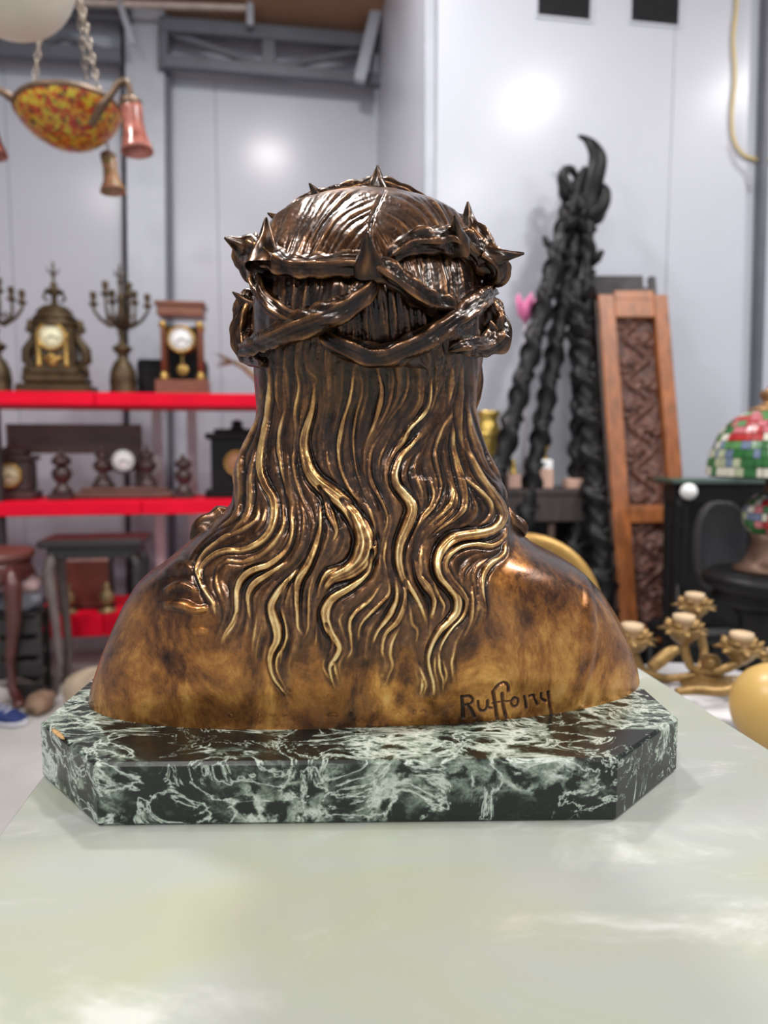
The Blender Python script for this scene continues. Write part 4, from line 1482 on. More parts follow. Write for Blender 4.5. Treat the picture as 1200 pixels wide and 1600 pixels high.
    r = empty('mantel_clock', shelf_frame(.2)(22, Z2), 'small dark brown mantel clock with tan dial, left end of middle shelf', 'clock', rz=ROOM)
    mb = MB()
    mb.box((0, 0, .02), (68 * S, .14, .04), bev=.006).box((0, 0, .11), (56 * S, .12, .14), bev=.008).box((0, 0, .19), (66 * S, .14, .024), bev=.006).box((0, 0, .215), (44 * S, .10, .03), bev=.008).lathe([(.05, .23), (.03, .24), (.02, .25), (.001, .255)], (0, 0, 0), 14)
    mb.build('case', brown, r)
    dial_parts(r, (0, -.064, .112), .047, simple('buff_dial', (.60, .49, .31), .5, var=.1), gilt, inkm)

    def urn(px, dist, h, label):
        r = empty('garniture_urn', shelf_frame(dist)(px, Z2), label, 'urn', 'brown urns flanking the middle shelf clock', ROOM)
        k = h / .165
        MB().box((0, 0, .012 * k), (.085 * k, .085 * k, .024 * k), bev=.004).build('foot', brown, r)
        MB().lathe([(.036 * k, .024 * k), (.038 * k, .034 * k), (.022 * k, .05 * k), (.016 * k, .062 * k), (.03 * k, .075 * k), (.038 * k, .095 * k), (.032 * k, .115 * k), (.016 * k, .125 * k)], (0, 0, 0), 16).build('vase', brown, r)
        MB().lathe([(.016 * k, .125 * k), (.034 * k, .135 * k), (.036 * k, .15 * k), (.022 * k, .165 * k), (.008 * k, .172 * k), (.010 * k, .182 * k), (.001 * k, .19 * k)], (0, 0, 0), 16).build('lid', brown, r)
        return r
    urn(97, .16, .20, 'brown lidded urn left of the small round clock with stand')
    urn(287, .16, .18, 'brown lidded urn right of the small round clock, beside black clock')

    r = empty('garniture_clock', shelf_frame(.2)(196, Z2), 'small white-dialled round clock held between two brown urns on a stand', 'clock', rz=ROOM)
    mb = MB()
    mb.box((0, 0, .016), (148 * S, .13, .032), bev=.01).box((0, 0, .042), (128 * S, .11, .022), bev=.008)
    mb.build('stand', simple('brown_wood', (.13, .065, .05), .45, var=.4, scale=10, stretch=(1, 6, 6)), r)
    for sx in (-1, 1):
        MB().lathe([(.050, .053), (.052, .062), (.038, .085), (.022, .11), (.018, .12), (.038, .135), (.046, .155), (.034, .175), (.018, .182), (.032, .192), (.034, .205), (.016, .22), (.006, .228), (.008, .24), (.001, .25)], (sx * 33 * S, 0, 0), 16).build('urn', brown, r)
        MB().tube([(sx * 30 * S, 0, .155), (sx * 24 * S, 0, .135), (sx * 16 * S, 0, .14)], [.010, .012, .010], 8).build('bracket', brown, r)
    MB().lathe([(.052, -.03), (.060, -.025), (.060, .025), (.052, .03)], (0, 0, .178), 20, Matrix.Rotation(math.radians(90), 3, 'X')).build('drum', brown, r)
    dial_parts(r, (0, -.032, .178), .051, white, brown, inkm)

    r = empty('slate_clock', shelf_frame(.2)(372, Z2), 'black slate mantel clock with copper dial beside the bust', 'clock', rz=ROOM)
    mb = MB()
    mb.box((0, 0, .02), (98 * S, .17, .04), bev=.004).box((0, 0, .16), (80 * S, .14, .24), bev=.004).box((0, 0, .29), (96 * S, .17, .03), bev=.006).box((0, 0, .315), (70 * S, .13, .02), bev=.004)
    mb.build('case', black, r)
    MB().lathe([(.035, .325), (.03, .335), (.022, .345), (.03, .355), (.02, .365), (.001, .37)], (0, 0, 0), 14).build('finial', black, r)
    dial_parts(r, (0, -.073, .165), .05, tan, gilt, inkm)


def build_left_floor(Z3):
    redwood = simple('dark_red_wood', (0.075, 0.018, 0.014), .35, 0, var=.45, scale=10, coat=.4)
    blackw = simple('black_wood', (0.020, 0.017, 0.017), .4, 0, var=.3)
    greyw = simple('grey_brown_wood', (0.14, 0.11, 0.10), .5, 0, var=.3, scale=12)

    def cabriole(pts, rad):
        return MB().tube(pts, rad, 9)
    # red stool near the camera
    Y = 2.68
    c = at(-22, 880, Y)
    r = empty('red_stool', (c.x, Y, 0), 'dark red carved stool with curved legs beside the shelf, cut by frame', 'stool', rz=.25)
    zt = at(30, 866, Y - .1).z
    seat = MB()
    seat.lathe([(.16, zt - .035), (.172, zt - .03), (.176, zt - .015), (.17, zt - .003), (.14, zt)], (0, 0, 0), 24)
    seat.build('seat', simple('stool_top', (.15, .05, .04), .4, var=.3, scale=8), r)
    ap = MB()
    ap.lathe([(.155, zt - .12), (.165, zt - .11), (.16, zt - .07), (.165, zt - .035)], (0, 0, 0), 24)
    ap.build('apron', redwood, r)
    for k in range(4):
        an = math.pi / 4 + k * math.pi / 2
        d = Vector((math.cos(an), math.sin(an), 0))
        leg = cabriole([d * .15 + Vector((0, 0, zt - .05)), d * .175 + Vector((0, 0, zt - .13)), d * .165 + Vector((0, 0, zt * .55)), d * .13 + Vector((0, 0, zt * .3)), d * .135 + Vector((0, 0, .07)), d * .17 + Vector((0, 0, .022))], [.022, .034, .026, .018, .017, .021]).build('leg', redwood, r)
        MB().lathe([(.016, 0), (.026, .006), (.026, .02), (.014, .03)], tuple(d * .172), 10).build('foot', redwood, leg)

    # small black-topped table behind it
    Y = 2.82
    c = at(152, 850, Y)
    r = empty('black_table', (c.x, Y, 0), 'small black topped table with slim bowed legs before the red shelf', 'table', rz=ROOM)
    zt = at(128, 838, Y).z
    MB().box((0, 0, zt - .016), (.40, .24, .032), bev=.008).build('tabletop', blackw, r)
    MB().box((0, 0, zt - .055), (.34, .18, .045), bev=.004).build('apron', blackw, r)
    for sx in (-1, 1):
        for sy in (-1, 1):
            cabriole([(sx * .15, sy * .07, zt - .05), (sx * .17, sy * .08, zt - .12), (sx * .155, sy * .07, zt * .5), (sx * .145, sy * .065, .14), (sx * .17, sy * .08, .0)], [.02, .024, .018, .014, .018]).build('leg', greyw if sx < 0 else blackw, r)

    # framed red board leaning on the lowest shelf
    sf = shelf_frame(.12)
    p = sf(120, Z3)
    r = empty('framed_board', p, 'reddish brown framed panel standing on the lowest red shelf', 'panel', rz=ROOM)
    hgt = .245
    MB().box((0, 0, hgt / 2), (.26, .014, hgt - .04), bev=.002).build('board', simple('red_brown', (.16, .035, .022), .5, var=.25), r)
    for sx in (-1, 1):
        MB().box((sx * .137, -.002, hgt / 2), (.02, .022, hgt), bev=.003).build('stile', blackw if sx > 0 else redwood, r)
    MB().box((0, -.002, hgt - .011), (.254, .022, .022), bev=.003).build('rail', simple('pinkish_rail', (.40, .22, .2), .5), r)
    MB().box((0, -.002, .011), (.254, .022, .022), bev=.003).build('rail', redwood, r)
    # brass oddments in front of it
    for px, dx, lab in ((98, .02, 'small crumpled brass figure on the lowest shelf left of the red panel leg'), (160, .0, 'small brass ornament on the lowest shelf near the bust')):
        q = shelf_frame(.05)(px, Z3)
        r = empty('brass_ornament', q, lab, 'ornament', rz=ROOM)
        gm = simple('old_brass', (.34, .24, .12), .45, .6, var=.4, scale=40)
        MB().lathe([(.04, 0), (.042, .01), (.02, .02), (.014, .03)], (0, 0, 0), 12).build('foot', gm, r)
        MB().lathe([(.014, .03), (.03, .05), (.034, .075), (.02, .10), (.012, .11), (.018, .125), (.001, .14)], (0, 0, 0), 12).build('body', gm, r)

    # grey/white sacks and the shoe on the floor
    sack = simple('beige_cloth', (0.36, 0.28, 0.20), .85, 0, var=.3, scale=14, bump=.4)
    rng = np.random.default_rng(3)

    def lump(name, c, s, mat, label, cat, seed, rz=0.0):
        rg = np.random.default_rng(seed)
        ph = rg.random(6) * 6.3
        n, m = 26, 14
        vs, fs = [], []
        for i in range(m + 1):
            v = i / m * math.pi
            for j in range(n):
                a = 2 * math.pi * j / n
                k = 1 + .10 * math.sin(3 * a + ph[0] + 2 * v) + .07 * math.sin(5 * a + ph[1] - 3 * v) + .05 * math.sin(8 * a + 5 * v + ph[2])
                x, y, z = math.sin(v) * math.cos(a) * k, math.sin(v) * math.sin(a) * k, -math.cos(v) * (1 + .06 * math.sin(4 * a + ph[3]))
                vs.append((x * s[0], y * s[1], max(z, -.72) * s[2] + .72 * s[2]))
        for i in range(m):
            for j in range(n):
                j2 = (j + 1) % n
                fs.append((i * n + j, i * n + j2, i * n + n + j2, i * n + n + j))
        o = MB().add(vs, fs, True).build(name, mat)
        o.location = c
        o.rotation_euler = (0, 0, rz)
        return set_props(o, label, cat)
    p = at(150, 1085, 2.7)
    lump('cloth_sack', (at(150, 1000, 2.55).x, 2.55, 0), (.12, .10, .10), sack, 'beige crumpled cloth sack on the floor beside the bust', 'sack', 4)
    p = atz(25, 1090, 0.0)
    wc = simple('pale_cloth', (.58, .52, .49), .85, 0, var=.15, scale=14, bump=.4)
    lump('folded_cloth', (p.x - .03, p.y - .04, 0), (.10, .05, .055), wc, 'pale crumpled cloth on the floor behind the blue shoe', 'cloth', 8, .4)
    p2 = atz(52, 1100, 0.0)
    lump('brown_cloth', (p2.x + .06, p2.y - .06, 0), (.05, .09, .04), simple('brown_rag', (.24, .15, .10), .85, 0, var=.3, scale=20, bump=.4), 'brown rag on the floor right of the blue shoe', 'cloth', 12, .2)
    # things stored under the stool and the small table
    gb = simple('grey_sacking', (.12, .12, .14), .85, 0, var=.35, scale=12, bump=.4)
    pb_ = simple('mauve_cloth', (.30, .20, .20), .85, 0, var=.35, scale=12, bump=.4)
    p3 = at(20, 930, 2.66)
    lump('grey_bundle', (p3.x, 2.70, p3.z - .07), (.09, .06, .05), gb, 'grey cloth bundle on the black crate under the red stool', 'bundle', 21, .3)
    lump('mauve_bundle', (p3.x - .01, 2.71, p3.z + .002), (.10, .06, .045), pb_, 'mauve cloth bundle on top of the grey bundle under the stool', 'bundle', 22, .2)
    cr = empty('black_crate', (p3.x, 2.70, 0), 'black slatted crate holding cloth bundles under the red stool', 'crate', rz=.2)
    hc = p3.z - .07
    for sx in (-1, 1):
        for sy in (-1, 1):
            MB().box((sx * .085, sy * .05, hc / 2), (.02, .02, hc), bev=.003).build('corner_post', blackw, cr)
    for q in range(4):
        for sy in (-1, 1):
            MB().box((0, sy * .062, hc * (q + .6) / 4.2), (.19, .008, hc * .17), bev=.002).build('slat', blackw, cr)
    MB().box((0, 0, hc - .006), (.19, .12, .012), bev=.003).build('lid', blackw, cr)
    # shoe
    p = atz(2, 1128, 0.0)
    r = empty('blue_shoe', (p.x - .02, p.y, 0), 'blue canvas shoe with pale rubber sole lying on the floor', 'shoe', rz=-.25)
    sole_w = [(-.13, .030), (-.10, .036), (-.03, .032), (.04, .042), (.09, .043), (.12, .032), (.135, .012)]

    def loft(ws, zf):
        vs, fs = [], []
        n = 14
        for x, w in ws:
            for j in range(n):
                a = 2 * math.pi * j / n
                vs.append((x, math.cos(a) * w, zf(x, math.sin(a))))
        m = len(ws)
        for i in range(m - 1):
            for j in range(n):
                j2 = (j + 1) % n
                fs.append((i * n + j, i * n + j2, i * n + n + j2, i * n + n + j))
        fs += [tuple(range(n - 1, -1, -1)), tuple((m - 1) * n + j for j in range(n))]
        return vs, fs
    vs, fs = loft(sole_w, lambda x, s_: .012 + .012 * s_)
    MB().add(vs, fs, True).build('sole', simple('pale_rubber', (.62, .62, .66), .6), r)
    top = lambda x: np.interp(x, [-.13, -.09, -.02, .03, .09, .135], [.075, .095, .085, .066, .045, .022])
    vs, fs = loft([(x * .97, w * .93) for x, w in sole_w], lambda x, s_: (.02 + (top(x) - .02) * max(0, s_) ** .8) if s_ > 0 else .02 + .004 * s_)
    up = MB().add(vs, fs, True).build('upper', simple('blue_canvas', (.012, .028, .13), .75, 0, var=.3, scale=60, bump=.3), r)
    lc = MB()
    for k in range(4):
        x = -.005 + k * .022
        lc.tube([(x, -.022, top(x) * .90), (x + .004, 0, top(x) + .003), (x, .022, top(x) * .90)], .003, 6)
    lc.build('laces', simple('lace_white', (.7, .7, .72), .8), r)
# ================================================================== HANGING THINGS
def build_hanging():
    glassm, nt, b = nodes_of('mottled_glass')
    tc = N(nt, 'ShaderNodeTexCoord')
    n1 = N(nt, 'ShaderNodeTexNoise', i_Scale=52.0, i_Detail=3.0, i_Roughness=0.6, i_Distortion=0.8)
    n2 = N(nt, 'ShaderNodeTexNoise', i_Scale=58.0, i_Detail=3.0, i_Roughness=0.6, i_Distortion=0.6)
    mp = N(nt, 'ShaderNodeMapping')
    mp.inputs['Location'].default_value = (3, 1, 7)
    nt.links.new(tc.outputs['Object'], n1.inputs['Vector'])
    nt.links.new(tc.outputs['Object'], mp.inputs[0])
    nt.links.new(mp.outputs[0], n2.inputs['Vector'])
    r1 = ramp(nt, [(0.38, (0.36, 0.02, 0.012)), (0.47, (0.50, 0.10, 0.015)), (0.54, (0.55, 0.30, 0.02)), (0.63, (0.52, 0.45, 0.04))])
    nt.links.new(n1.outputs['Fac'], r1.inputs[0])
    r2 = ramp(nt, [(0.38, 1.0), (0.45, 0.0)])
    nt.links.new(n2.outputs['Fac'], r2.inputs[0])
    col = mixc(nt, r2.outputs[0], r1.outputs[0], (0.06, 0.055, 0.02))
    nt.links.new(col, b.inputs['Base Color'])
    b.inputs['Roughness'].default_value = .3
    b.inputs['Transmission Weight'].default_value = 0.0
    b.inputs['Subsurface Weight'].default_value = 0.5
    b.inputs['Subsurface Radius'].default_value = (.02, .015, .01)
    bellm = simple('pink_glass', (0.70, 0.26, 0.20), .2, 0, var=.5, scale=20, col2=(0.10, 0.015, 0.012), spec=.8)
    bell2 = simple('olive_glass', (0.55, 0.20, 0.17), .25, 0, scale=34, col2=(0.15, 0.15, 0.035), spec=.6)
    iron = simple('worn_brass', (0.17, 0.11, 0.07), .45, .5, var=.4, scale=30)
    chainm = simple('chain_metal', (0.36, 0.30, 0.24), .4, .6, var=.3, scale=60)
    Y = 2.15
    S = Y / FPX
    c = at(108, 176, Y)
    root = empty('glass_chandelier', c, 'chandelier with a mottled orange glass bowl and bell shades on chains', 'chandelier')
    R = 75 * S
    tilt = Matrix.Rotation(math.radians(-5), 3, 'Y') @ Matrix.Rotation(math.radians(-3), 3, 'X')
    prof = [(1e-4, -.098), (R * .25, -.095), (R * .5, -.082), (R * .75, -.055), (R * .92, -.025), (R, .0), (R * .985, .008), (R * .96, .004), (R * .88, -.022), (R * .7, -.05), (R * .45, -.074), (1e-4, -.088)]
    MB().lathe(prof, (0, 0, 0), 40, tilt).build('bowl', glassm, root)
    MB().lathe([(R * 1.0, -.004), (R * 1.02, .002), (R * 1.01, .010), (R * .985, .006)], (0, 0, 0), 40, tilt).build('rim', iron, root)
    rel = lambda px, py, dy=0.0: at(px, py, Y + dy) - c
    # chains: oval links, alternately turned
    hook = Vector((.0, .0, .86))
    chains = [(rel(50, 160, -.02), rel(66, 30, .0)), (rel(138, 150, .12), rel(122, 0, .03)), (rel(157, 158, -.06), rel(126, 0, .0))]
    for a, b_ in chains:
        a, b_ = Vector(a), Vector(b_)
        b2 = a + (b_ - a) * (.62 / max(.05, (b_ - a).length))
        L = (b2 - a).length
        nlk = int(L / .024)
        mb = MB()
        d = (b2 - a).normalized()
        for i in range(nlk):
            m = a + d * (L * (i + .5) / nlk)
            side = d.cross(Vector((0, 1, 0)) if i % 2 else Vector((1, .3, 0))).normalized()
            pts = [m + d * (.0155 * math.cos(t)) + side * (.0075 * math.sin(t)) for t in np.linspace(0, 2 * math.pi, 10, endpoint=False)]
            mb.tube(pts, .0022, 5, closed=True)
        ch = mb.build('chain', chainm, root)
        ch['kind'] = 'stuff'
    MB().lathe([(.001, 0), (.05, .005), (.055, .02), (.02, .05), (.01, .08)], tuple(chains[2][0] + (Vector(chains[2][1]) - Vector(chains[2][0])) * (.62 / (Vector(chains[2][1]) - Vector(chains[2][0])).length) + Vector((-.01, .02, -.03))), 16).build('canopy', iron, root)

    def shade(cpx, cpy, dy, h, mat, r0, r1, tl=0.0):
        p = rel(cpx, cpy, dy)
        M = Matrix.Rotation(tl, 3, 'Y')
        pr = [(r0 * .5, 0), (r0, -.004), (r0 * 1.02, -h * .2), (r0 * .98, -h * .45), (r0 * 1.15, -h * .7), (r1 * .95, -h * .92), (r1, -h), (r1 * .93, -h * .97), (r0 * 1.0, -h * .68), (r0 * .85, -h * .4), (r0 * .8, -.01)]
        s_ = MB().lathe(pr, tuple(p), 20, M)
        return s_, p
    arms = [([(142, 196, -.13), (158, 168, -.15), (172, 150, -.15), (186, 130, -.15), (198, 128, -.15), (203, 142, -.15), (204, 156, -.15)], (204, 156, -.15, 70 * S, bellm, 14 * S, 22 * S)),
            ([(36, 170, -.02), (22, 158, -.04), (8, 146, -.06), (-14, 138, -.06), (-24, 150, -.06), (-24, 170, -.06)], (-24, 170, -.06, 66 * S, bellm, 14 * S, 22 * S)),
            ([(70, 228, .12), (110, 236, .12), (150, 234, .12), (168, 228, .12), (169, 240, .12)], (169, 241, .12, 58 * S, bell2, 11 * S, 20 * S))]
    for pts, sh in arms:
        if sh[0] == 169:
            pts = [(150, 205, .10), (160, 212, .12), (168, 226, .12), (169, 241, .12)]
        dense = catmull([tuple(rel(*p)) for p in pts], .01)
        arm = MB().tube([Vector(p) for p in dense], [.0095, .012, .009, .009, .008] if sh[0] != 169 else [.003, .003, .003], 8).build('arm', iron, root)
        s_, p = shade(*sh, tl=math.radians(-6))
        MB().lathe([(.008, .01), (.016, .006), (sh[5] * 1.1, -.002), (sh[5] * 1.05, -.02), (sh[5] * .9, -.022)], tuple(p), 14).build('gallery', iron, arm)
        s_.build('bell_shade', sh[4], arm)
    # thin wire loop at the left of the bowl
    MB().tube([Vector(q) for q in catmull([tuple(rel(*p)) for p in ((30, 158, 0), (33, 138, 0), (44, 132, 0), (58, 142, 0), (70, 150, .01))], .008)], .0025, 6).build('wire_loop', chainm, root)

    # opal globe overhead, top left
    opal = simple('opal_glass', (0.66, 0.60, 0.50), .3, 0, var=.08, scale=8, spec=.5)
    Yg = 1.55
    cg = at(8, -58, Yg)
    rg = 97 * Yg / FPX
    r = empty('globe_pendant', cg, 'cream opal glass globe pendant hanging in the top left corner', 'pendant lamp')
    MB().ball((0, 0, 0), rg, 40).build('globe', opal, r)
    MB().lathe([(rg * .35, rg * .9), (rg * .36, rg * 1.0), (rg * .2, rg * 1.1), (.012, rg * 1.15), (.008, rg * 1.2)], (0, 0, 0), 18).build('collar', iron, r)
    zc = 3.30 + (YB + .1 - (Yg * RC - cg.x * -RS * -1)) / (YB + 4.6) * 1.0
    MB().tube([(0, 0, rg * 1.15), (0, 0, 3.85 - cg.z)], .006, 8).build('rod', iron, r)

    # yellow cable on the right wall
    pts = [(1153, -60), (1151, 10), (1146, 60), (1149, 120), (1144, 175), (1146, 215), (1158, 238), (1180, 249), (1230, 252)]
    dn = catmull([tuple(on_room_plane(x, y, YF - .012)) for x, y in pts], .03)
    o = MB().tube([Vector(p) for p in dn], .0065, 6).build('yellow_cable', simple('yellow_pvc', (.62, .46, .17), .5, var=.1))
    set_props(o, 'thin yellow cable running down the white wall at upper right', 'cable')
    pts = [(1140, 225), (1150, 255), (1166, 270), (1172, 300)]
    dn = catmull([tuple(on_room_plane(x, y, YF - .010)) for x, y in pts], .03)
    o = MB().tube([Vector(p) for p in dn], .003, 6).build('pale_wire', simple('pale_pvc', (.5, .45, .47), .5))
    set_props(o, 'faint pale wire on the wall below the yellow cable', 'cable')


# ================================================================== RIGHT-HAND SIDE
def twisted_column(px_top, px_bot, ytop, ybot, rad, name_label, turns, seed, top_py, fin=None):
    """slender black carved column leaning on the wall: two interlaced strands, a vine and a carved finial"""
    blk = MATS.get('ebony') or simple('ebony', (0.008, 0.0078, 0.0085), .42, 0, var=.5, scale=40, bump=.3, spec=.25)
    top = at(px_top, top_py, ytop)
    bot = atz(px_bot, 1140, 0.0)
    bot = Vector((at(px_bot, 1140, ybot).x, ybot, 0.0))
    root = empty('twisted_column', bot, name_label, 'column', 'black carved columns leaning on the wall')
    ax = top - bot
    L = ax.length
    z = ax.normalized()
    x = Vector((0, 1, 0)).cross(z).normalized()
    y = z.cross(x)
    foot = .06

    def shaft_fn(t, a):
        tw = t * turns * 2 * math.pi
        return .80 + .36 * max(0.0, math.cos(a - tw)) ** 2 + .07 * math.sin(5 * (a - tw * .5) + seed) + .06 * math.sin(t * 120 + 3 * a) * math.sin(t * 37 + a)
    n = 260
    pts = [z * (foot * .8 + (L - foot * .8) * i / n) for i in range(n + 1)]
    rr = [rad * (1.0 - .18 * (i / n)) for i in range(n + 1)]
    MB().tube(pts, rr, 18, fn=shaft_fn).build('shaft', blk, root)
    # a carved vine winding round it
    vine, lv = [], []
    m = 160
    for i in range(m + 1):
        t = i / m
        a = t * turns * 2 * math.pi + math.pi * .8
        r_ = rad * (1.02 - .18 * t) * .93
        vine.append(z * (foot + (L - foot) * t) + x * (math.cos(a) * r_) + y * (math.sin(a) * r_))
    MB().tube(vine, rad * .16, 6).build('carved_vine', blk, root)
    MB().lathe([(rad * 1.7, 0), (rad * 1.75, .03), (rad * 1.3, .05), (rad * 1.4, .07), (rad * 1.0, .09)], (0, 0, 0), 16).build('foot', blk, root)
    for k in range(5):
        t = .84 + .15 * (k + .5) / 5
        a = k * 2.4 + seed
        d = x * math.cos(a) + y * math.sin(a)
        b0 = z * (L * t)
        MB().tube([b0 + d * rad * .6, b0 + d * rad * 1.15 + z * .02, b0 + d * rad * 1.55 + z * .045, b0 + d * rad * 1.75 + z * .04], [rad * .4, rad * .55, rad * .36, rad * .06], 7, .6).build('leaf', blk, root)
    if fin:
        for pts, rad_ in fin:
            dn = catmull([tuple(at(px, py, ytop + dy) - bot) for px, py, dy in pts], .012)
            MB().tube([Vector(p) for p in dn], [r * ytop / FPX for r in rad_], 12, .8).build('finial', blk, root)
    return root


def build_columns():
    twisted_column(896, 668, 2.78, 2.32, .042, 'black twisted carved column leaning left, with hooked finial scroll', 12, .3, 300,
                   [([(893, 310, 0), (884, 292, -.01), (879, 275, -.01), (884, 266, -.01), (894, 266, 0), (899, 276, 0)], [11, 12, 11, 9, 8, 5])])
    twisted_column(903, 766, 2.80, 2.42, .041, 'black twisted carved column between the leaning one and the upright one', 11.5, 1.7, 335,
                   [([(905, 345, 0), (925, 338, -.01), (940, 322, -.01), (946, 302, -.01), (938, 292, 0), (926, 296, 0)], [12, 14, 15, 13, 9, 6])])
    twisted_column(917, 893, 2.80, 2.50, .045, 'tallest black carved column, nearly upright, with a flame-shaped finial', 11, 3.1, 330,
                   [([(915, 340, 0), (920, 310, 0), (928, 280, -.01), (934, 252, -.01), (928, 232, -.01), (916, 218, 0), (903, 212, 0)], [17, 18, 16, 15, 14, 9, 2]),
                    ([(908, 330, -.02), (899, 300, -.02), (905, 278, -.02), (915, 262, -.02)], [10, 10, 8, 4])])
    twisted_column(896, 966, 2.74, 2.36, .050, 'black carved post leaning right along the edge of the wooden panel', 11, 4.4, 440)

    # ---- carved wooden panel on a black plinth
    wood = simple('orange_wood', (0.30, 0.095, 0.024), .4, 0, var=.5, scale=9, stretch=(5, 5, .8), coat=.25)
    carved = simple('carved_wood', (0.17, 0.070, 0.045), .5, 0, var=.6, scale=40, col2=(.045, .016, .013))
    slate = simple('grey_board', (0.085, 0.082, 0.085), .8, 0, var=.25, scale=30, spec=.2)
    Yb, Yt = 2.42, 2.74
    BL, BR = at(975, 1003, Yb), at(1077, 1003, Yb)
    TL, TR = at(925, 468, Yt), at(1045, 461, Yt + .02)
    o0 = (BL + BR) / 2
    zc = o0.z
    r = empty('carved_panel', o0, 'tall orange-brown wooden panel with carved relief leaning against white wall', 'panel')
    ez = ((TL + TR) / 2 - o0)
    H = ez.length
    ez.normalize()
    ex = ((BR - BL) + (TR - TL)).normalized()
    ex = (ex - ez * ex.dot(ez)).normalized()
    ey = ez.cross(ex)          # away from the camera
    Mx = Matrix((ex, ey, ez)).transposed()
    wb, wt = (BR - BL).length, (TR - TL).length
    W = (wb + wt) / 2

    def pb(mb, x0, x1, z0, z1, y0, y1, bev=.003):
        c = Mx @ Vector(((x0 + x1) / 2, (y0 + y1) / 2, (z0 + z1) / 2))
        return mb.box(c, (x1 - x0, y1 - y0, z1 - z0), 0, bev, Mx)
    hw = W / 2
    st = W * .235
    T = .05
    pb(MB(), -hw, -hw + st, 0, H, -T / 2, T / 2).build('stile', wood, r)
    pb(MB(), hw - st * .85, hw, 0, H, -T / 2, T / 2).build('stile', wood, r)
    hsp = [(0, .045), (.325, .375), (.93, 1.0)]
    for a, b_ in hsp:
        pb(MB(), -hw + st, hw - st * .85, a * H, b_ * H, -T / 2 + .002, T / 2).build('rail', wood, r)
    pb(MB(), -hw + st, hw - st * .85, .985 * H, 1.012 * H, -T / 2, T / 2, .002).build('crest', wood, r)
    # the carved fields: scrolling leaves in relief
    for (a, b_) in ((.045, .325), (.375, .93)):
        x0, x1, z0, z1 = -hw + st, hw - st * .85, a * H, b_ * H
        nx, nz = 44, int(44 * (z1 - z0) / (x1 - x0))
        gx, gz = np.meshgrid(np.linspace(0, 1, nx), np.linspace(0, 1, nz))
        sx, sz = gx * (x1 - x0), gz * (z1 - z0)
        per = (x1 - x0) * 1.15
        ph = 2 * np.pi * sz / per
        stem = np.exp(-((gx - .5 - .26 * np.sin(ph)) / .07) ** 2)
        hgt = stem * .8
        for k in range(int((z1 - z0) / per * 2) + 1):
            cz, cx_ = (k + .25) * per / 2, (.5 - .17 * (-1) ** k) * (x1 - x0)
            dx, dz = sx - cx_, sz - cz
            rr = np.sqrt(dx * dx + dz * dz) / ((x1 - x0) * .30)
            an = np.arctan2(dz, dx)
            fl = np.clip(1.15 - rr, 0, 1) ** .6 * (0.65 + .35 * np.cos(5 * an + 6 * rr * (-1) ** k))
            fl += np.exp(-(rr / .22) ** 2) * .5
            hgt = np.maximum(hgt, fl)
        hgt += .12 * np.sin(sx * 210 + 3 * np.sin(sz * 90)) * np.sin(sz * 190)
        yy = T / 2 - .012 - np.clip(hgt, -.1, 1.3) * .022 - .006
        V = np.stack([x0 + sx, yy, z0 + sz], 2).reshape(-1, 3)
        V = V @ np.array(Mx).T
        idx = np.arange(nx * nz).reshape(nz, nx)
        q = np.stack([idx[:-1, :-1], idx[:-1, 1:], idx[1:, 1:], idx[1:, :-1]], 2).reshape(-1, 4)
        me = mesh_from_arrays('carved_relief', V, q)
        me.materials.append(carved)
        o = bpy.data.objects.new('carved_relief', me)
        o.parent = r
        COL.objects.link(o)
    # dark edge side and the grey board behind, with a notch in its top
    pb(MB(), -hw - .012, -hw - .001, 0, H * .985, -T / 2 + .005, T / 2 + .015).build('edge_strip', simple('dark_edge', (.05, .03, .025), .5), r)
    g = empty('grey_board', o0 + ey * .075, 'grey weathered board with notched top standing behind the carved panel', 'board')
    Hg = H * 1.095
    pb(MB(), -hw + .002, hw * .62, 0, Hg, -.012, .012, .002).build('board', slate, g)
    pb(MB(), hw * .80, hw, 0, Hg * .998, -.012, .012, .002).build('board', slate, g)
    pb(MB(), hw * .62, hw * .80, 0, Hg * .965, -.011, .011, .002).build('board', slate, g)

    blk = MATS['ebony']
    pl = empty('black_bench', (o0.x + .045, Yb + .045, 0), 'low black bench under the carved panel, mostly hidden', 'bench', rz=ROOM)
    MB().box((0, 0, zc - .02), (.30, .19, .036), bev=.004).build('bench_top', blk, pl)
    for sx in (-1, 1):
        MB().box((sx * .12, 0, (zc - .038) / 2), (.04, .16, zc - .038), bev=.004).build('bench_leg', blk, pl)


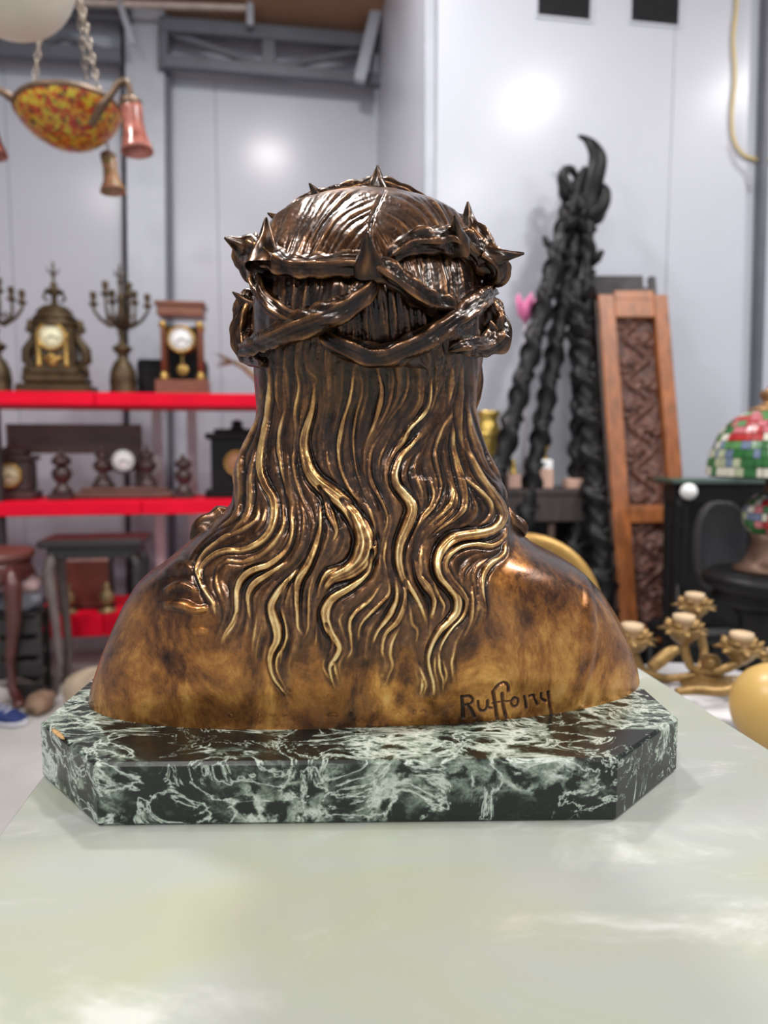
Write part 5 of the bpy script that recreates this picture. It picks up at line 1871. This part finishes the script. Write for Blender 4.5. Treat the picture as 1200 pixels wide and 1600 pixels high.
def build_cabinet():
    dk = simple('rack_wood', (0.050, 0.036, 0.036), .5, 0, var=.4, scale=12, stretch=(6, 1, 1))
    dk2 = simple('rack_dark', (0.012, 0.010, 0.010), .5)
    pink = simple('pale_wood', (0.56, 0.36, 0.28), .5, 0, var=.12, scale=20)
    gold = simple('gold_brass', (0.55, 0.38, 0.10), .35, .8, var=.35, scale=25)
    ivory = MATS['white_dial']
    Yc = 2.56
    c = at(838, 800, Yc)
    r = empty('dark_cabinet', (c.x, Yc + .11, 0), 'dark brown open cabinet behind the black columns', 'cabinet', rz=0.04)
    zt = at(838, 764, Yc).z
    W, D = .42, .22
    MB().box((0, 0, zt - .012), (W, D, .024), bev=.003).build('top', dk, r)
    MB().box((0, -D / 2 + .012, zt - .075), (W - .02, .02, .095), bev=.003).build('drawer_front', dk, r)
    for sx in (-1, 1):
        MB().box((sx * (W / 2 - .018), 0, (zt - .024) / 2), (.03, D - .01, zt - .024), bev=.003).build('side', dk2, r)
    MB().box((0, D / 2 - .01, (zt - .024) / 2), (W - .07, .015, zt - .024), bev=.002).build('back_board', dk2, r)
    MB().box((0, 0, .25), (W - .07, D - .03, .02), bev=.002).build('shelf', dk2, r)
    MB().box((.06, -D / 2 + .03, (zt - .13) / 2), (.025, .025, zt - .13), bev=.003).build('post', simple('brown_post', (.10, .06, .045), .5), r)
    for i, (px, w, h, lab) in enumerate(((801, 20, 22, 'small pale wooden block on the cabinet, nearest the bust'), (847, 28, 30, 'pale wooden block on the cabinet with a white band above'), (903, 42, 15, 'wide pale wooden block on the cabinet beside the panel'))):
        s = Yc / FPX
        p = at(px, 764, Yc + .06)
        o = MB().box((0, 0, h * s / 2), (w * s, .08, h * s), bev=.003).build('wooden_block', pink)
        o.location = (p.x, Yc + .06, zt)
        set_props(o, lab, 'block', 'pale blocks on the dark cabinet')
        if i == 1:
            o2 = MB().box((0, 0, .018), (w * s * .95, .07, .036), bev=.004).build('white_box', ivory)
            o2.location = (p.x, Yc + .06, zt + h * s)
            set_props(o2, 'small white box on the middle pale block behind columns', 'box')
            t = empty('brass_ornament', (p.x, Yc + .06, zt + h * s + .036), 'brass topped ornament standing on the small white box', 'ornament')
            MB().lathe([(.02, 0), (.022, .008), (.012, .02), (.020, .035), (.024, .048), (.010, .062), (.001, .07)], (0, 0, 0), 12).build('body', gold, t)
            MB().tube([(0, 0, .06), (.012, 0, .085), (-.004, 0, .10), (-.016, 0, .095)], [.006, .007, .005, .003], 7).build('crest', gold, t)
        if i == 0:
            t = empty('brass_peg', (p.x, Yc + .06, zt + h * s), 'small brass peg on the pale block nearest the bust', 'ornament')
            MB().lathe([(.018, 0), (.02, .006), (.010, .014), (.014, .03), (.008, .04), (.010, .05), (.001, .058)], (0, 0, 0), 12).build('body', gold, t)
    # gold vase just past the bust's hair
    Yv = 2.55
    s = Yv / FPX
    p = at(769, 740, Yv)
    r = empty('brass_vase', (p.x, Yc + .11, zt), 'polished gold brass vase with flared lip behind the bust hair', 'vase')
    h = at(769, 640, Yv).z - zt
    MB().lathe([(.030, 0), (.034, .008), (.022, .02), (.026, h * .3), (.046, h * .55), (.050, h * .72), (.042, h * .84), (.036, h * .88), (.044, h * .95), (.050, h), (.044, h * .99), (.032, h * .9)], (0, 0, 0), 20).build('body', gold, r)
    MB().lathe([(.0505, h * .66), (.053, h * .69), (.0505, h * .72)], (0, 0, 0), 20).build('band', gold, r)
    # pink glass tulip
    pk = simple('pink_glass_petal', (0.80, 0.20, 0.42), .3, 0, var=.25, scale=14)
    cl = simple('frosted_stem', (0.66, 0.60, 0.66), .3, 0, var=.05)
    p = at(818, 560, 2.72)
    t = empty('glass_tulip', (at(820, 560, 2.73).x, 2.73, zt), 'pink glass tulip on a pale stem behind the black columns', 'ornament')
    zt2 = at(818, 470, 2.73).z - zt
    MB().lathe([(.03, 0), (.032, .005), (.01, .012)], (0, 0, 0), 14).build('foot', cl, t)
    MB().tube([(0, 0, .008), (.006, 0, zt2 * .4), (0, 0, zt2 * .9)], [.006, .005, .006], 8).build('stem', cl, t)
    for k in range(5):
        a = k * 2 * math.pi / 5
        d = Vector((math.cos(a), math.sin(a), 0))
        MB().tube([Vector((0, 0, zt2 * .88)), d * .022 + Vector((0, 0, zt2 * .93)), d * .030 + Vector((0, 0, zt2 * .98)), d * .042 + Vector((0, 0, zt2 * 1.03))], [.006, .018, .016, .004], 8, .4).build('petal', pk, t)
    # amber hoop behind the right shoulder
    Yh = 1.25
    am = simple('amber_brass', (0.50, 0.30, 0.085), .4, .5, var=.25, scale=14)
    c = at(822, 955, Yh)
    R_ = 112 * Yh / FPX
    r = empty('amber_hoop', (c.x, Yh, 0), 'amber brass hoop on a stand, edge showing past the right shoulder', 'ornament')
    ring = [(math.cos(a) * R_, .03 * math.sin(a), c.z + math.sin(a) * R_) for a in np.linspace(0, 2 * math.pi, 48, endpoint=False)]
    MB().tube(ring, 11 * Yh / FPX, 10, closed=True).build('hoop', am, r)
    MB().lathe([(.10, 0), (.105, .012), (.04, .03), (.014, .05), (.012, c.z - R_ + .01)], (0, 0, 0), 18).build('stand', am, r)


def build_right_front():
    blk = MATS['ebony']
    gold = simple('candle_brass', (0.33, 0.205, 0.075), .42, .55, var=.45, scale=40, bump=.3)
    wax = simple('candle_cup_cream', (0.58, 0.43, 0.27), .45, 0, var=.15, scale=30)
    # ---- dark round table and lamp
    Yl = 1.78
    p = at(1196, 905, Yl)
    zt = at(1196, 893, Yl).z
    r = empty('black_pedestal_table', (p.x, Yl, 0), 'black round pedestal table carrying the stained glass lamp', 'table')
    k = Yl / FPX
    MB().lathe([(60 * k, zt - .09), (80 * k, zt - .07), (72 * k, zt - .05), (90 * k, zt - .035), (94 * k, zt - .02), (88 * k, zt - .008), (82 * k, zt)], (0, 0, 0), 32).build('tabletop', blk, r)
    MB().lathe([(.17, 0), (.18, .03), (.10, .06), (.05, .12), (.045, .25), (.07, .32), (.05, .40), (.06, zt - .12), (.09, zt - .09)], (0, 0, 0), 24).build('pedestal', blk, r)
    bron = simple('lamp_bronze', (0.10, 0.065, 0.045), .4, .7, var=.4, scale=30)
    lp = empty('stained_glass_lamp', (p.x, Yl, zt), 'table lamp with red and green stained glass dome shade at right edge', 'lamp')
    zb = (893 - 838) * k
    MB().lathe([(46 * k, 0), (48 * k, .008), (36 * k, .02), (30 * k, .04), (22 * k, zb - .01), (26 * k, zb + .01)], (0, 0, 0), 24).build('foot', simple('pink_bronze', (.16, .095, .065), .45, .5, var=.3), lp)
    # mosaic ball body, its pieces set one by one
    cols = [simple('glass_red', (.42, .03, .03), .25, 0, var=.3), simple('glass_pink', (.52, .16, .18), .25, 0, var=.3), simple('glass_green', (.03, .15, .04), .25, 0, var=.4),
            simple('glass_leaf', (.10, .26, .09), .25, 0, var=.3), simple('glass_blue', (.15, .20, .30), .25, 0, var=.3), simple('glass_cream', (.62, .60, .50), .25, 0, var=.15), simple('glass_sage', (.42, .46, .30), .25, 0, var=.2)]
    lead = simple('lead_came', (0.03, 0.03, 0.03), .5, .4)
    rb = 36 * k
    zc = zb + rb * .92
    MB().ball((0, 0, zc), rb * .965, 28).build('ball', lead, lp)
    rng = random.Random(5)

    def tiles(surface, rows, cols_n, pick, parent, nm, th=.003):
        """curved glass pieces over a surface of revolution: surface(v) -> (r, z)"""
        for i in range(rows):
            nn = cols_n(i)
            cuts = [j + rng.uniform(-.33, .33) for j in range(nn)]
            cuts.append(cuts[0] + nn)
            for j in range(nn):
                a0 = 2 * math.pi * (cuts[j] + .04 + (i % 2) * .5) / nn
                a1 = 2 * math.pi * (cuts[j + 1] - .04 + (i % 2) * .5) / nn
                v0, v1 = (i + .05) / rows, (i + .95) / rows
                am = (a0 + a1) / 2
                if math.sin(am) > .45:
                    continue
                vs, fs = [], []
                for off in (0, th):
                    for v in (v0, (v0 + v1) / 2, v1):
                        rr_, zz = surface(v)
                        for a in (a0, am, a1):
                            vs.append(((rr_ + off) * math.cos(a), (rr_ + off) * math.sin(a), zz + off * .3))
                q = [(0, 1, 4, 3), (1, 2, 5, 4), (3, 4, 7, 6), (4, 5, 8, 7)]
                fs += [tuple(9 + x for x in f) for f in q] + [f[::-1] for f in q]
                rim = [0, 1, 2, 5, 8, 7, 6, 3]
                for x in range(8):
                    u, w = rim[x], rim[(x + 1) % 8]
                    fs.append((w, u, u + 9, w + 9))
                MB().add(vs, fs).build(nm, pick(i, j), parent)
    bs = lambda v: (rb * math.sin(math.pi * (.12 + .76 * v)), zc - rb * math.cos(math.pi * (.12 + .76 * v)))
    tiles(bs, 7, lambda i: 14, lambda i, j: cols[rng.choice([0, 1, 4, 5, 6, 2])], lp, 'glass_piece')
    z0 = (893 - 742) * k
    z1 = (893 - 640) * k
    MB().lathe([(.012, zc + rb * .9), (.018, zc + rb), (.012, zc + rb + .02), (.010, z1)], (0, 0, 0), 12).build('stem', bron, lp)
    R_ = 91 * k

    def dome(v):
        a = v * math.pi / 2 * .86
        return (R_ * math.cos(a) ** .8 * (1 - .02 * v), z0 + (z1 - z0) * math.sin(a) / math.sin(math.pi / 2 * .86))
    MB().lathe([(dome(v)[0] - .001, dome(v)[1]) for v in np.linspace(0, 1, 12)] + [(dome(v)[0] - .005, dome(v)[1] - .003) for v in np.linspace(1, 0, 12)], (0, 0, 0), 40).build('shade_leading', lead, lp)

    def pick(i, j):
        if i == 0:
            return cols[rng.choice([6, 5, 6, 2])]
        if i < 4:
            return cols[rng.choice([2, 2, 3, 2, 4] if math.sin(j * .55 + i * 1.3) < .3 else [4, 4, 6, 4, 5])]
        if i < 8 and math.sin(j * .8 + i) > -.35:
            return cols[rng.choice([0, 1, 0, 0, 1])]
        return cols[rng.choice([3, 2, 3, 5, 1])]
    tiles(dome, 10, lambda i: [46, 44, 42, 40, 36, 32, 28, 22, 16, 11][i], pick, lp, 'shade_piece')
    MB().lathe([(.050, z1 - .012), (.062, z1 - .004), (.058, z1 + .004), (.036, z1 + .012), (.026, z1 + .022), (.034, z1 + .034), (.036, z1 + .044), (.018, z1 + .056), (.012, z1 + .066), (.014, z1 + .074), (.001, z1 + .086)], (0, 0, 0), 18).build('finial', simple('finial_brass', (.40, .22, .10), .4, .7, var=.3), lp)

    # ---- green-edged glass table behind, and the black chair under it
    Yg = 2.20
    a = at(1066, 748, Yg)
    zg = a.z
    r = empty('glass_top_table', (a.x + .42, Yg + .08, 0), 'dark table with green edged top behind the stained glass lamp', 'table', rz=0.0)
    MB().box((0, 0, zg - .008), (.90, .16, .016), bev=.004).build('tabletop', simple('green_glass', (.045, .085, .065), .12, 0, var=.1, spec=.8), r)
    MB().box((0, 0, zg - .05), (.86, .10, .06), bev=.004).build('apron', blk, r)
    for sx in (-1, 1):
        for sy in (-1, 1):
            MB().lathe([(.022, 0), (.026, .03), (.018, .06), (.022, zg * .5), (.03, zg - .1), (.03, zg - .05)], (sx * .40, sy * .03, 0), 12).build('leg', blk, r)
    q = at(1076, 768, Yg - .005)
    MB().ball((q.x - (a.x + .42), q.y - (Yg + .08), q.z), 13 * Yg / FPX, 16).build('porcelain_knob', MATS['white_dial'], r, 'white round knob')
    MB().box((0, .055, zg * .5), (.74, .012, zg * .86), bev=.003).build('back_panel', blk, r)
    gp = simple('charcoal_pad', (0.040, 0.040, 0.044), .5, 0, var=.2, scale=30)
    Yc = 1.99
    k = Yc / FPX
    c = at(1122, 900, Yc)
    r = empty('black_chair', (c.x, Yc, 0), 'black chair with rounded grey back before the green topped table', 'chair', rz=.15)
    zb0, zb1 = at(1122, 930, Yc).z, at(1122, 783, Yc).z
    vs, fs = [], []
    n = 28
    ring = []
    for i in range(n):
        a = 2 * math.pi * i / n
        x = math.copysign(abs(math.cos(a)) ** .75, math.cos(a)) * 40 * k * (1 + .12 * math.sin(a))
        z = (zb0 + zb1) / 2 + math.copysign(abs(math.sin(a)) ** .8, math.sin(a)) * (zb1 - zb0) / 2
        ring.append((x, z))
    for y, s in ((-.012, .9), (-.02, .97), (-.008, 1.0), (.012, 1.0), (.02, .95)):
        for x, z in ring:
            vs.append((x * s, y + .25 * x * x, (z - (zb0 + zb1) / 2) * s + (zb0 + zb1) / 2))
    for q in range(4):
        for i in range(n):
            j = (i + 1) % n
            fs.append((q * n + i, q * n + j, q * n + n + j, q * n + n + i))
    fs += [tuple(range(n - 1, -1, -1)), tuple(4 * n + i for i in range(n))]
    MB().add(vs, fs, True).build('backrest', gp, r)
    MB().box((0, .10, .44), (.24, .18, .05), bev=.015).build('seat', blk, r)
    for sx in (-1, 1):
        MB().tube([(sx * .11, .02, zb0 + .03), (sx * .12, 0, .45), (sx * .13, .03, 0)], [.012, .014, .011], 8).build('leg', blk, r)
        MB().tube([(sx * .10, .17, .43), (sx * .11, .18, 0)], [.014, .010], 8).build('leg', blk, r)

    # ---- black iron stand at the right edge, with white ball
    Yp = 2.30
    q = at(1188, 560, Yp)
    r = empty('iron_stand', (q.x + .01, Yp - .33, 0), 'tall black iron stand at the right edge above the stained glass lamp', 'stand')
    MB().lathe([(.12, 0), (.125, .015), (.03, .03), (.014, .05), (.012, .9), (.020, .95), (.014, 1.0), (.022, 1.15), (.03, 1.25), (.024, 1.40), (.012, 1.50), (.001, 1.55)], (0, 0, 0), 14).build('pole', blk, r)
    for zz in (1.08, 1.20, 1.33):
        MB().lathe([(.02, zz - .012), (.036, zz), (.02, zz + .012)], (0, 0, 0), 14).build('collar', blk, r)

    # ---- white side table, brass candelabrum on it
    Yw = 1.18
    zt = at(1085, 1092, Yw).z
    p = at(1095, 1092, Yw + .05)
    wt = empty('white_side_table', (p.x + .01, Yw + .06, 0), 'round grey-white side table under the brass candelabrum', 'table')
    wm = simple('white_enamel', (.60, .60, .62), .35, 0, var=.06)
    MB().lathe([(.13, zt - .022), (.145, zt - .018), (.15, zt - .008), (.146, zt)], (0, 0, 0), 32).build('tabletop', wm, wt)
    MB().lathe([(.11, 0), (.115, .01), (.02, .03), (.016, zt - .03), (.05, zt - .02)], (0, 0, 0), 20).build('pedestal', wm, wt)
    cx, cy = p.x + .02, Yw + .06
    r = empty('brass_candelabrum', (cx, cy, zt), 'branching gold brass candelabrum with cream cups at lower right', 'candelabrum')
    rel = lambda px, py, dy=0.0: at(px, py, cy + dy) - Vector((cx, cy, zt))
    MB().lathe([(.05, 0), (.052, .008), (.03, .02), (.014, .03), (.018, .05), (.012, .06)], (0, 0, 0), 18).build('foot', gold, r)
    stem_top = rel(1092, 1048)
    MB().tube([Vector((0, 0, .055)), Vector((stem_top.x * .5, 0, stem_top.z * .6)), stem_top], [.010, .010, .011], 10).build('stem', gold, r)
    arms = [([(1092, 1050, 0), (1078, 1040, 0), (1070, 1015, 0), (1068, 990, 0)], (1068, 985, 0), 1.3),
            ([(1092, 1050, .03), (1100, 1020, .06), (1092, 985, .07), (1086, 960, .07)], (1085, 948, .07), 1.2),
            ([(1092, 1050, 0), (1115, 1050, -.02), (1140, 1042, -.03), (1158, 1032, -.03)], (1158, 1014, -.03), 1.35),
            ([(1092, 1052, .02), (1140, 1062, .05), (1178, 1060, .06), (1205, 1046, .06)], (1208, 1030, .06), .9),
            ([(1092, 1054, 0), (1040, 1060, .02), (1004, 1046, .04), (990, 1020, .04)], (987, 1000, .04), 1.4)]
    for pts, cup, s in arms:
        dn = catmull([tuple(rel(*q)) for q in pts], .006)
        arm = MB().tube([Vector(q) for q in dn], [.0075, .008, .0085, .008], 8).build('arm', gold, r)
        c = rel(*cup)
        kk = cy / FPX * s
        cupm = MB().lathe([(5 * kk, -18 * kk), (14 * kk, -10 * kk), (20 * kk, -2 * kk), (24 * kk, 4 * kk), (20 * kk, 5 * kk), (8 * kk, 0)], tuple(c), 14)
        for j in range(14):
            a = j * math.pi / 3.5 + (j > 6) * .4
            lift = 7 * kk if j > 6 else 0
            d = Vector((math.cos(a), math.sin(a), 0))
            cupm.tube([c + d * 8 * kk + Vector((0, 0, -8 * kk)), c + d * 20 * kk + Vector((0, 0, 2 * kk + lift)), c + d * (30 * kk - lift) + Vector((0, 0, lift * 1.6))], [4 * kk, 6 * kk, 2 * kk], 6, .5)
        cupm.build('drip_pan', gold, arm)
        MB().lathe([(7 * kk, -2 * kk), (8 * kk, 4 * kk), (9 * kk, 9 * kk), (13 * kk, 13 * kk), (13 * kk, 19 * kk), (9 * kk, 20 * kk), (6 * kk, 16 * kk)], tuple(c), 14).build('candle_cup', wax, arm)
    # two stray leafy horns of the branch
    for pts, rad in (([(1016, 1046, -.05), (1034, 1030, -.05), (1050, 1018, -.05), (1060, 1016, -.05)], [.010, .012, .012, .008]), ([(1056, 1081, -.1), (1090, 1078, -.1), (1130, 1080, -.1), (1160, 1066, -.08), (1172, 1046, -.05)], [.007, .009, .009, .010, .006])):
        dn = catmull([tuple(rel(*q)) for q in pts], .006)
        MB().tube([Vector(q) for q in dn], rad, 8).build('leafy_horn', gold, r)

    # ---- amber globe lamp in front
    Ya = .98
    c = at(1216, 1106, Ya)
    rg = 72 * Ya / FPX
    r = empty('amber_globe', (c.x, Ya, 0), 'smooth amber yellow glass globe at lower right edge', 'globe')
    MB().ball((0, 0, c.z), rg, 40).build('globe', simple('amber_glass', (.60, .39, .12), .35, 0, var=.06, scale=10, spec=.5), r)
    st = simple('stand_brass', (.3, .2, .09), .4, .8)
    MB().lathe([(.08, 0), (.085, .01), (.02, .03), (.014, .06), (.014, c.z - rg - .03), (.03, c.z - rg - .01), (.034, c.z - rg + .006)], (0, 0, 0), 18).build('stand', st, r)


# ================================================================== BUILD
build_room()
build_table()
build_slab()
_root, _bronze, _surf = build_bust()
build_crown(_root, _bronze, _surf)
_z1, _z2, _z3 = build_shelves()
build_shelf_things(_z1, _z2, _z3)
build_left_floor(_z3)
build_columns()
build_cabinet()
build_right_front()
build_hanging()
